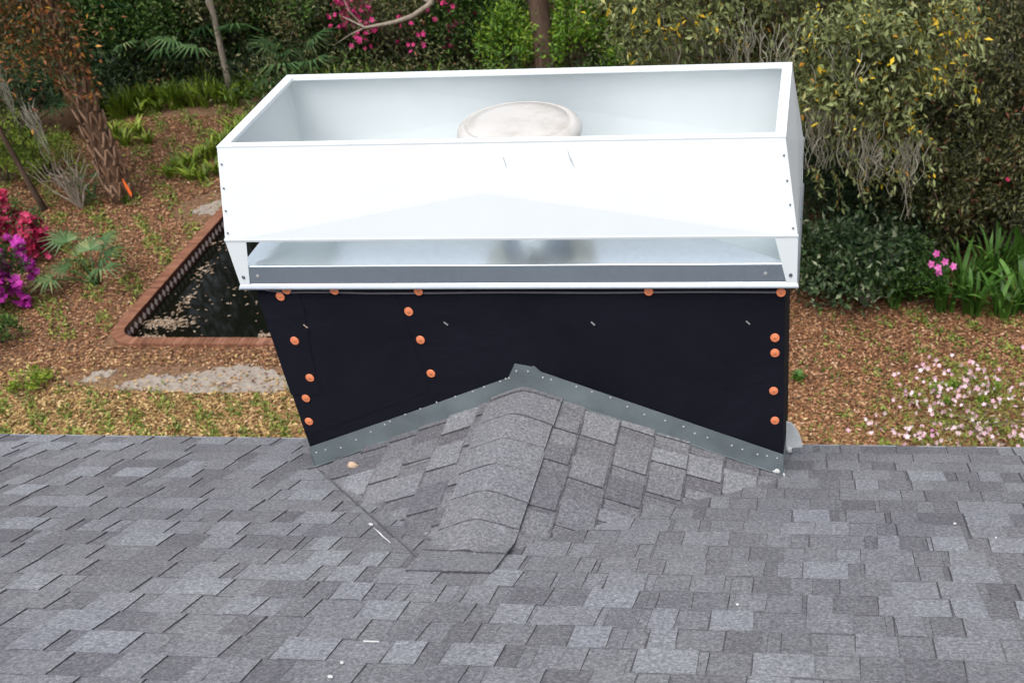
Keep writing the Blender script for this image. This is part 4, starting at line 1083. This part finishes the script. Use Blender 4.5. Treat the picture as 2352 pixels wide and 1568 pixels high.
shrub('shrub', G(760, 150), 2.8, 1.4, 6500, 0.10, 'olive', 'olive twiggy shrub left of the magenta azalea behind the shroud', seed=217, clumps=60)
shrub('shrub', G(70, 320), 1.7, 1.0, 4000, 0.10, 'dark', 'low dark shrub between the autumn tree and the palm trunk', seed=261, clumps=50)
shrub('shrub', G(215, 270), 1.5, 0.8, 3600, 0.10, 'dark', 'dark shrub close behind the palm trunk at mid height', seed=262, clumps=44)
shrub('shrub', G(-20, 370), 1.6, 0.9, 3600, 0.10, 'olive', 'olive shrub cut by the left edge under the orange leaves', seed=263, clumps=44)
shrub('shrub', G(20, 420), 1.1, 0.8, 2600, 0.09, 'fern', 'yellow green low shrub under the autumn tree', seed=218, clumps=34)
shrub('shrub', G(125, 400), 0.7, 0.6, 1500, 0.08, 'fern', 'small yellow green bush just left of the palm trunk', seed=219, clumps=30)
tree('slender_tree', G(547, 226), 6.5, 0.06, (-0.15, -0.2), 'slender pale brown trunk leaning left of the shroud back corner', bark='bark_pale', seed=5, wob=0.16, limbs=((0.35, (G(541, 196)[0]+0.5, G(541, 196)[1]-0.3, 3.6), 0.03), (0.5, (G(541, 196)[0]-0.9, G(541, 196)[1], 4.6), 0.03)))
tree('slender_tree', G(120, 235), 6.0, 0.055, (-0.5, -0.3), 'thin grey trunk rising left of the palm at the photo edge', bark='bark_pale', seed=6, wob=0.2)
# behind the shroud
shrub('azalea_bush', G(950, 185), 2.9, 1.15, 5200, 0.09, 'olive', 'tall magenta azalea behind the shroud left of the brown trunk', 'azalea', seed=221, blossom='magenta', nb=620, bL=0.07, clumps=90, bmask=lambda q: (np.sin(q[:, 0]*2.4+0.5)+np.sin(q[:, 2]*3.1+q[:, 0])) > -0.7)
shrub('shrub', G(860, 140), 3.2, 1.4, 6500, 0.10, 'mid', 'green shrub behind the magenta azalea', seed=222, clumps=60)
shrub('shrub', G(1100, 165), 2.6, 1.1, 5500, 0.10, 'mid', 'mid green shrub between the magenta azalea and the lime bush', seed=223, clumps=50)
shrub('shrub', G(1188, 205), 1.7, 0.62, 2600, 0.12, 'lime', 'lime green bush left of the thick brown trunk', seed=224, clumps=30)
shrub('shrub', G(1345, 205), 2.0, 0.72, 3400, 0.12, 'lime', 'lime green bush right of the thick brown trunk', seed=225, clumps=34)
shrub('shrub', G(1010, 110), 3.6, 1.5, 6500, 0.11, 'dark', 'dark green shrub at the top edge above the azalea', seed=226, clumps=60)
shrub('shrub', G(1180, 100), 3.4, 1.6, 6500, 0.11, 'olive', 'olive shrub at the top edge behind the lime bushes', seed=227, clumps=60)
shrub('shrub', G(1420, 150), 3.0, 1.5, 6500, 0.10, 'olive', 'olive grey shrub right of the lime bushes behind the shroud', seed=228, clumps=60)
shrub('shrub', G(1390, 90), 3.8, 1.6, 6000, 0.11, 'dark', 'dark shrub at the top edge right of the brown trunk', seed=229, clumps=60)
for i, (x, h) in enumerate(((780, .6), (830, .55), (870, .6), (910, .5), (1010, .5), (1080, .55), (1130, .6), (1180, .5))):
    blade_clump('fern', G(x, 235), h+0.45, 0.5, 34, 0.055, 'strap' if i % 2 else 'fern', 'green blade clump just above the back edge of the shroud', group='green clumps behind the shroud', seed=160+i)
tb_ = G(1266, 215)
root, tp = tree('brown_trunk_tree', tb_, 8.5, 0.20, (-0.2, 0.3), 'thick dark brown trunk between lime bushes, with a pale bare limb drooping left', crown=(4000, 0.12, 'oak', (0, 0.4, 7.8), (2.6, 2.6, 1.4), 50, 0, 0.8), seed=11)
LY = tb_[1]-1.6
b1 = at_y(990, 8, LY); b2 = at_y(905, 52, LY); b3 = at_y(838, 64, LY); b4 = at_y(800, 50, LY)
bag = Bag(); s0 = tp[8]
path = [s0, (s0+b1)/2+[0, 0, 0.25], b1, (b1+b2)/2+[0, 0, -0.06], b2, b3, b4+[-0.1, 0, 0.1]]
V, F = tube_arrays(path, np.array([0.075, 0.065, 0.058, 0.050, 0.040, 0.024, 0.008]), 8); bag.add(V, F)
V, F = tube_arrays([b1, b1+[-0.4, 0.1, 0.16], b1+[-0.9, 0.1, 0.16], b1+[-1.3, 0.1, 0.05]], np.array([0.03, 0.024, 0.016, 0.006]), 6); bag.add(V, F)
V, F = tube_arrays([b3, b3+[-0.3, 0.1, 0.3], b3+[-0.4, 0.1, 0.7]], np.array([0.016, 0.012, 0.006]), 6); bag.add(V, F)
V, F = tube_arrays([b3, b3+[-0.35, 0, -0.12], b3+[-0.8, 0.1, -0.35]], np.array([0.016, 0.012, 0.006]), 6); bag.add(V, F)
bag.build('dead_limb', M['bark_pale'], root, smooth=True)

# ---- live oak at the upper right, its leafy limb reaching over the yard, hung with moss
def oak():
    rs = np.random.default_rng(17); b = np.array([0.2, 18.6, 0.0])
    root = empty('oak_tree', tuple(b), 'oak with yellowing leaves and hanging moss reaching over the yard right of the shroud', 'tree')
    wood = Bag(); t = np.linspace(0, 1, 14)[:, None]
    tr = b+np.concatenate([0.3*np.sin(3*t), -0.8*t, 8.0*t-0.2], 1); V, F = tube_arrays(tr, np.linspace(0.34, 0.18, 14), 12); wood.add(V, F)
    # clumps of leaves spread through the limb's volume
    cl = []
    def spread(poly, n, y0, y1):
        xs = [p[0] for p in poly]; ys = [p[1] for p in poly]; k = 0
        while k < n:
            x, y = rs.uniform(min(xs), max(xs)), rs.uniform(min(ys), max(ys)); ins = False; j = len(poly)-1
            for i in range(len(poly)):
                if (poly[i][1] > y) != (poly[j][1] > y) and x < (poly[j][0]-poly[i][0])*(y-poly[i][1])/(poly[j][1]-poly[i][1])+poly[i][0]: ins = not ins
                j = i
            if ins: cl.append(at_y(x, y, rs.uniform(y0, y1))); k += 1
    spread([(1430, -120), (2180, -160), (2215, 60), (2175, 130), (2110, 180), (2080, 330), (2100, 400), (2060, 410), (1960, 330), (1900, 300), (1830, 270), (1800, 190), (1600, 190), (1420, 160)], 260, 12.2, 15.0)
    spread([(1850, 60), (2110, 40), (2080, 250), (1940, 310), (1850, 230)], 60, 11.4, 12.6)
    cl = np.array(cl); n = 36000; k = rs.integers(0, len(cl), n)
    p = cl[k]+rs.normal(size=(n, 3))*[0.22, 0.22, 0.16]*rs.uniform(0.5, 1.35, (len(cl), 1))[k]
    ax = unit(rs.normal(size=(n, 3))*0.9+[0.2, -0.5, -0.25]); nr = unit(rs.normal(size=(n, 3))*0.7+[0, -0.4, 1])
    ct = rs.uniform(-0.28, 0.22, len(cl))
    tt = np.clip(tints(n, rs, 0.0, 0.88)+ct[k], 0, 0.885); yl = rs.random(n) < 0.042*(1+1.2*(p[:, 0] > 2.2)); tt[yl] = rs.uniform(0.91, 1.0, yl.sum())
    Ln = 0.105*rs.uniform(0.4, 1.35, n)
    leaf_mesh('crown', p, ax, nr, Ln, Ln*rs.uniform(0.28, 0.5, n), tt, M['oak'], root)
    sprays = []
    for _ in range(60):
        if rs.random() < 0.6: x, y = rs.uniform(1835, 2130), rs.uniform(210, 390)
        else: x, y = rs.uniform(2090, 2215), rs.uniform(-20, 200)
        sprays.append((at_y(x, y, rs.uniform(11.6, 12.6)), rs.uniform(0.3, 0.75)))
    P, A = [], []
    for c, L in sprays:
        d = np.array([rs.normal()*0.35+0.15, rs.normal()*0.3-0.2, -1.0]); t = np.linspace(0, 1, 7)[:, None]
        q = c+d*L*t+np.array([0.25, 0, 0.25])*L*np.sin(np.pi*t*0.6); V, F = tube_arrays(q, np.linspace(0.008, 0.003, 7), 4, False); wood.add(V, F)
        for j in range(22):
            u_ = rs.random()*5.99; i0 = int(u_); P.append(q[i0]+(q[i0+1]-q[i0])*(u_-i0)+rs.normal(size=3)*0.03); A.append(d*0.7+rs.normal(size=3)*0.6)
    P, A = np.array(P), np.array(A); m_ = len(P); t2 = np.clip(tints(m_, rs, 0.15, 0.885), 0, 0.885); y2 = rs.random(m_) < 0.07; t2[y2] = rs.uniform(0.91, 1, y2.sum())
    Lm = 0.10*rs.uniform(0.5, 1.3, m_)
    leaf_mesh('sprays', P, A, unit(rs.normal(size=(m_, 3))*0.7+[0, -0.5, 0.8]), Lm, Lm*0.38, t2, M['oak'], root)
    # limbs and twigs running to the clumps
    hubs = [at_y(x, y, Y) for x, y, Y in ((1560, 20, 14.5), (1740, 60, 13.8), (1900, 120, 13.0), (2020, 180, 12.6), (2080, 60, 13.2), (2060, 300, 12.8))]
    par = [tr[7], None, None, None, None, None]
    prev = tr[6]
    for h_, r0, src in zip(hubs, (0.13, 0.11, 0.09, 0.06, 0.05, 0.04), (tr[7], 0, 1, 2, 2, 3)):
        s = src if not isinstance(src, int) else hubs[src]
        tt_ = np.linspace(0, 1, 7)[:, None]; q = s+(h_-s)*tt_; q[1:-1] += rs.normal(size=(5, 3))*0.09; V, F = tube_arrays(q, np.linspace(r0, r0*0.8, 7), 7); wood.add(V, F)
    H_ = np.array(hubs)
    for c in cl:
        s = H_[np.argmin(np.linalg.norm(H_-c, axis=1))]; tt_ = np.linspace(0, 1, 5)[:, None]; q = s+(c-s)*tt_; q[1:-1] += rs.normal(size=(3, 3))*0.10
        V, F = tube_arrays(q, np.linspace(0.018, 0.005, 5), 4, False); wood.add(V, F)
    nu = 9000; pu, cu, ku = crown_points(nu, b+[0, -0.8, 8.2], (3.2, 2.8, 2.2), rs, 60, 0.15, 0.45)
    for e in cu[:18]:
        s = tr[rs.integers(8, 14)]; tt_ = np.linspace(0, 1, 6)[:, None]; q = s+(e-s)*tt_; q[1:-1] += rs.normal(size=(4, 3))*0.12
        V, F = tube_arrays(q, np.linspace(0.09, 0.015, 6), 5, False); wood.add(V, F)
    Lu = 0.11*rs.uniform(0.5, 1.3, nu)
    leaf_mesh('upper_crown', pu, unit(rs.normal(size=(nu, 3))+[0, 0, -0.2]), unit(rs.normal(size=(nu, 3))*0.7+[0, -0.3, 1]), Lu, Lu*0.42, tints(nu, rs, 0, 0.88), M['oak'], root)
    wood.build('trunk', M['bark'], root, smooth=True)
    for (x, y, Y, L, r_, n) in ((1865, 255, 12.0, 0.75, 0.06, 30), (1905, 240, 12.2, 0.8, 0.10, 40), (1950, 255, 12.0, 0.7, 0.08, 34), (1985, 270, 12.1, 0.95, 0.09, 34), (2000, 330, 12.0, 0.55, 0.07, 30), (2035, 350, 12.1, 0.45, 0.12, 34), (2090, 330, 12.3, 1.05, 0.05, 30), (2098, 320, 12.3, 0.6, 0.09, 34), (1890, 290, 12.5, 0.6, 0.12, 30),
                                (1700, 60, 12.6, 0.8, 0.12, 40), (1790, 90, 12.4, 0.7, 0.12, 36), (1620, 40, 13.0, 0.8, 0.15, 36), (1540, 60, 13.2, 0.7, 0.12, 34), (1950, 120, 11.9, 0.6, 0.12, 34)):
        m_ = Bag(); moss_strands(m_, at_y(x, y, Y-0.40), L*1.05, r_*1.5, int(n*0.55), rs); m_.build('hanging_moss', M['moss'], root)
oak()
# dark evergreens far right
tree('evergreen_tree', G(2290, 215), 8.0, 0.16, (0.2, 0.2), 'very dark green tree in the upper right corner beyond the oak leaves', crown=(9000, 0.15, 'dark', (0, 0, 4.0), (2.6, 2.4, 3.9), 110, 0, 0.75), seed=21)
tree('evergreen_tree', G(2120, 205), 7.5, 0.16, (0.1, 0.2), 'dark green tree seen through the right edge of the oak leaves', crown=(8000, 0.15, 'dark', (0, 0, 3.8), (2.4, 2.4, 3.7), 100, 0, 0.75), seed=22)
# thick shrubbery at the right
shrub('shrub', G(2330, 480), 3.0, 1.5, 9500, 0.10, 'brown', 'tall brown green twiggy shrub at the right edge below the dark trees', seed=231, clumps=90, spread=0.105, shell=0.7, twig='bark_pale', stemr=0.010)
shrub('shrub', G(2170, 500), 2.9, 1.3, 9500, 0.10, 'brown', 'brownish twiggy shrub right of the hanging moss', seed=232, clumps=90, spread=0.14, blossom='crimson', nb=6, bL=0.05, twig='bark_pale', stemr=0.010, shell=0.7)
shrub('shrub', G(2010, 570), 2.2, 1.1, 8500, 0.08, 'dark', 'dark shrub right behind the hanging moss', seed=233, clumps=80, spread=0.14, blossom='hotpink', nb=9, bL=0.06)
shrub('shrub', G(1880, 480), 2.2, 1.1, 5200, 0.10, 'dark', 'dark shrub just right of the shroud under the oak leaves', seed=234, clumps=60, spread=0.2)
shrub('shrub', G(2305, 575), 2.0, 1.0, 8000, 0.10, 'brown', 'brown green fine leafed shrub in front at the right edge', seed=235, clumps=80, spread=0.11, shell=0.7, twig='bark_pale', blossom='crimson', nb=4, bL=0.05)
shrub('shrub', G(2130, 605), 1.8, 0.85, 8000, 0.10, 'brown', 'brown green shrub above the leather leafed bush', seed=236, clumps=70, spread=0.11, shell=0.7, twig='bark_pale')
shrub('shrub', G(2200, 320), 3.2, 1.5, 6500, 0.085, 'brown', 'rusty brown shrub below the dark evergreen trees', seed=240, clumps=80, lo=0.1)
shrub('shrub', G(1985, 708), 1.15, 0.50, 2300, 0.125, 'glossy', 'leathery dark leafed bush with pale glints right of the chimney top', seed=237, clumps=26, twig='bark_pale', asp=0.5, spread=0.30)
shrub('shrub', G(1905, 690), 1.15, 0.52, 2300, 0.12, 'glossy', 'leathery bush just behind the pale glinting one beside the shroud leg', seed=251, clumps=22, asp=0.5, spread=0.32)
shrub('shrub', G(2045, 660), 1.0, 0.45, 1700, 0.10, 'glossy', 'low leathery bush at the right end of the glinting bushes', seed=252, clumps=16, asp=0.5, spread=0.34)
shrub('shrub', G(1860, 670), 0.8, 0.5, 1600, 0.10, 'mid', 'small green bush hugging the right end of the chimney', seed=238, clumps=36)
shrub('shrub', G(2080, 690), 0.9, 0.5, 3200, 0.07, 'mid', 'small green shrub between the leathery bush and the strap plants', seed=239, clumps=36, lo=0, hi=0.8)
for i, (x, y, h, lab) in enumerate(((2168, 715, 1.0, 'strap leaf clump with the pink flowers beside it, right of the chimney'), (2235, 722, 0.95, 'strap leaf clump in the middle of the front row at the right'), (2300, 728, 0.95, 'broad strap leaf clump in the front row near the right edge'), (2348, 715, 1.1, 'tall strap leaf clump in the front row cut by the right edge'),
                                   (2275, 670, 1.3, 'upright strap leaf clump behind the front row at the right'), (2335, 650, 1.5, 'tallest strap leaf clump rising against the brown shrub at right'), (2210, 680, 1.1, 'strap leaf clump behind the front row, nearest the pink flowers'), (1895, 600, 0.9, 'shaded dark strap leaf clump just right of the shroud'), (1950, 590, 0.8, 'shaded dark strap leaf clump behind the leathery bush'))):
    blade_clump('strap_plant', G(x, y), h, 0.62, 34 if x > 2000 else 24, 0.07, 'strap', lab, group='strap leaf plants right of the chimney', seed=300+i, lo=0, hi=0.85 if x > 2000 else 0.45, stiff=0.45)
for i, (x, y) in enumerate(((1868, 600), (1915, 585), (1965, 570), (2010, 560), (1880, 640), (2065, 640), (2090, 690), (2050, 705))):
    blade_clump('fern', G(x, y), rs_.uniform(0.7, 1.0), 0.5, 30, 0.05, 'strap', 'shaded arching green clump in the planting between shroud and strap plants', group='shaded clumps right of the shroud', seed=420+i, lo=0, hi=0.7)
# magenta blooms over the strap plants
def bloom_sprig(px, py, h, n, mat, label, seed):
    rs = np.random.default_rng(seed); b = np.array([*G(px, py), 0.0]); root = empty('flower', tuple(b), label, 'flower')
    st = Bag(); P = []
    for i in range(n):
        e = b+[rs.normal()*0.10, rs.normal()*0.1, h*rs.uniform(0.85, 1.1)]
        V, F = tube_arrays([b, (b+e)/2+[0.02, 0, 0.03], e], np.array([0.006, 0.005, 0.004]), 5, False); st.add(V, F, 0.4); P.append(e)
    st.build('stem', M['strap'], root)
    P = np.repeat(np.array(P), 5, 0); a = np.tile(np.linspace(0, 6.283, 5, endpoint=False), n); nrm = unit(np.tile([[0.1, -0.8, 0.6]], (5*n, 1))+rs.normal(size=(5*n, 3))*0.1)
    e1 = unit(np.cross(nrm, [0, 0, 1.0])); e2 = np.cross(nrm, e1)
    leaf_mesh('blossoms', P, e1*np.cos(a)[:, None]+e2*np.sin(a)[:, None], nrm, 0.065, 0.055, tints(5*n, rs), M[mat], root, 0.1)
bloom_sprig(2152, 722, 0.86, 6, 'hotpink', 'pink flower cluster standing over the strap leaves at right', 5)
# green sprig and the pale pink azalea by the eave
blade_clump('weed', G(1835, 878), 0.26, 0.14, 22, 0.045, 'strap', 'dark green weed in the leaves beside the right wall of the chimney', seed=321)
for i, (x, y) in enumerate(((2145, 905), (2190, 895), (2255, 930), (2175, 930), (2290, 900))):
    blade_clump('weed', G(x, y), 0.22, 0.16, 20, 0.03, 'lime', 'yellow green weed tuft between the pink azalea and the strap plants', group='yellow green weeds by the pink azalea', seed=330+i)
shrub('azalea_bush', G(2240, 985), 0.50, 1.15, 2400, 0.055, 'weed', 'pale pink flowering azalea beyond the right end of the eave', 'azalea', seed=241, ry=0.95, blossom='pink', nb=330, bL=0.036, spread=0.30, clumps=80, twig='bark_pale', stemr=0.009, lo=0.1)
shrub('weed', G(70, 890), 0.28, 0.28, 420, 0.08, 'fern', 'small green weed patch in brown leaves left of the sand', 'weed', seed=242, clumps=14, stemr=0.004)
shrub('weed', G(8, 790), 0.5, 0.30, 700, 0.08, 'mid', 'green bushy weed at the left edge under the purple azalea', 'weed', seed=243, clumps=18, stemr=0.005)
# far belt of trees that closes the view, added tall to darken the pool's reflection
for i, (x, y, k, lab) in enumerate(((-17, 33, 'dark', 'added far left background tree behind the dark shrubs'), (-9, 36, 'mid', 'added background tree behind the leaning thin trunk'), (-2.5, 37, 'dark', 'added background tree behind the azalea and brown trunk'),
                                   (3.5, 36, 'olive', 'added background tree behind the oak leaves'), (9.5, 33, 'dark', 'added far right background tree behind the dark evergreens'), (-24, 29, 'mid', 'added background tree beyond the upper left corner'))):
    tree('background_tree', (x, y), 17.0, 0.28, (0.3, 0.2), lab, crown=(16000, 0.30, k, (0, 0, 9.5), (4.6, 3.6, 8.8), 180, 0, 0.85), seed=40+i)  # added trees, tall to darken the pool's reflection

def undergrowth(n, region, mat, L, h, label, seed, lo=0, hi=1):
    rs = np.random.default_rng(seed); x0, x1, y0, y1 = region
    nc = n//26; c = np.stack([rs.uniform(x0, x1, nc), rs.uniform(y0, y1, nc), rs.random(nc)**1.5*h], 1)
    k = rs.integers(0, nc, n); p = c[k]+rs.normal(size=(n, 3))*[0.22, 0.22, 0.12]; p[:, 2] = np.abs(p[:, 2])+0.02
    ax = unit(rs.normal(size=(n, 3))+[0, -0.2, 0.5]); nr = unit(rs.normal(size=(n, 3))*0.7+[0, -0.3, 1])
    o = leaf_mesh('undergrowth', p, ax, nr, L*rs.uniform(0.6, 1.3, n), L*0.4*rs.uniform(0.7, 1.2, n), np.clip(tints(n, rs, lo, hi)+rs.uniform(-.15, .15, nc)[k], 0, 1), M[mat])
    tag(o, label, 'undergrowth', kind='stuff')
undergrowth(46000, (-26, -10.5, 22.9, 34), 'dark', 0.13, 0.9, 'dark green undergrowth between the shrubs at the upper left', 401)
undergrowth(36000, (-26, -10.5, 22.7, 34), 'olive', 0.12, 1.0, 'olive brown undergrowth between the shrubs at the upper left', 402)
undergrowth(26000, (-12, 0.5, 21.5, 34), 'mid', 0.12, 0.9, 'green undergrowth between the shrubs behind the shroud', 403)
undergrowth(26000, (-12, 1.5, 21.5, 34), 'olive', 0.12, 1.0, 'olive brown undergrowth between the shrubs behind the shroud', 404)
undergrowth(30000, (0.6, 9.5, 14.6, 30), 'dark', 0.11, 0.9, 'dark green undergrowth below the oak and evergreens', 405)
undergrowth(22000, (0.6, 9.5, 15.0, 30), 'brown', 0.10, 1.0, 'brownish undergrowth below the oak and evergreens', 406)

# planting beyond the right edge of the picture
for i, (x, y, h, k, lab) in enumerate(((7.2, 15.0, 2.2, 'brown', 'brown green shrub just beyond the right edge near the strap plants'), (9.0, 18.5, 3.0, 'dark', 'dark shrub beyond the right edge, farther back than the brown one'), (8.0, 22.5, 3.2, 'mid', 'green shrub beyond the right edge below the far trees'), (11.5, 15.5, 2.4, 'olive', 'olive shrub farthest out beyond the right edge'), (12.0, 21.0, 3.2, 'dark', 'big dark shrub in the far right background'))):
    shrub('shrub', (x, y), h, 1.5, 4800, 0.12, k, lab, seed=500+i, clumps=60, twig='bark_pale')
for i, (x, y, k, lab) in enumerate(((14.5, 27, 'dark', 'tall dark tree beyond the right edge'), (17.0, 20, 'mid', 'tall green tree far out beyond the right edge'), (19.0, 34, 'olive', 'tall olive tree in the far right distance'), (-30, 22, 'dark', 'tall dark tree far out beyond the left edge'))):
    tree('background_tree', (x, y), 15.0, 0.26, (0.3, 0.2), lab, crown=(12000, 0.30, k, (0, 0, 8.0), (4.4, 3.8, 7.4), 150, 0, 0.85), seed=60+i)

def far_wood():
    rs = np.random.default_rng(77); n = 60000; nc = 1500
    c = np.stack([rs.uniform(-45, 34, nc), rs.uniform(38, 46, nc), rs.random(nc)*9], 1); k = rs.integers(0, nc, n)
    p = c[k]+rs.normal(size=(n, 3))*[0.55, 0.55, 0.45]; p[:, 2] = np.abs(p[:, 2])
    o = leaf_mesh('far_wood', p, unit(rs.normal(size=(n, 3))), unit(rs.normal(size=(n, 3))+[0, -0.4, 0.8]), 0.42*rs.uniform(0.6, 1.3, n), 0.2, np.clip(tints(n, rs)+rs.uniform(-.2, .2, nc)[k], 0, 1), M['mid'])
    tag(o, 'far wood closing the view behind the yard trees', 'woodland', kind='stuff')
far_wood()
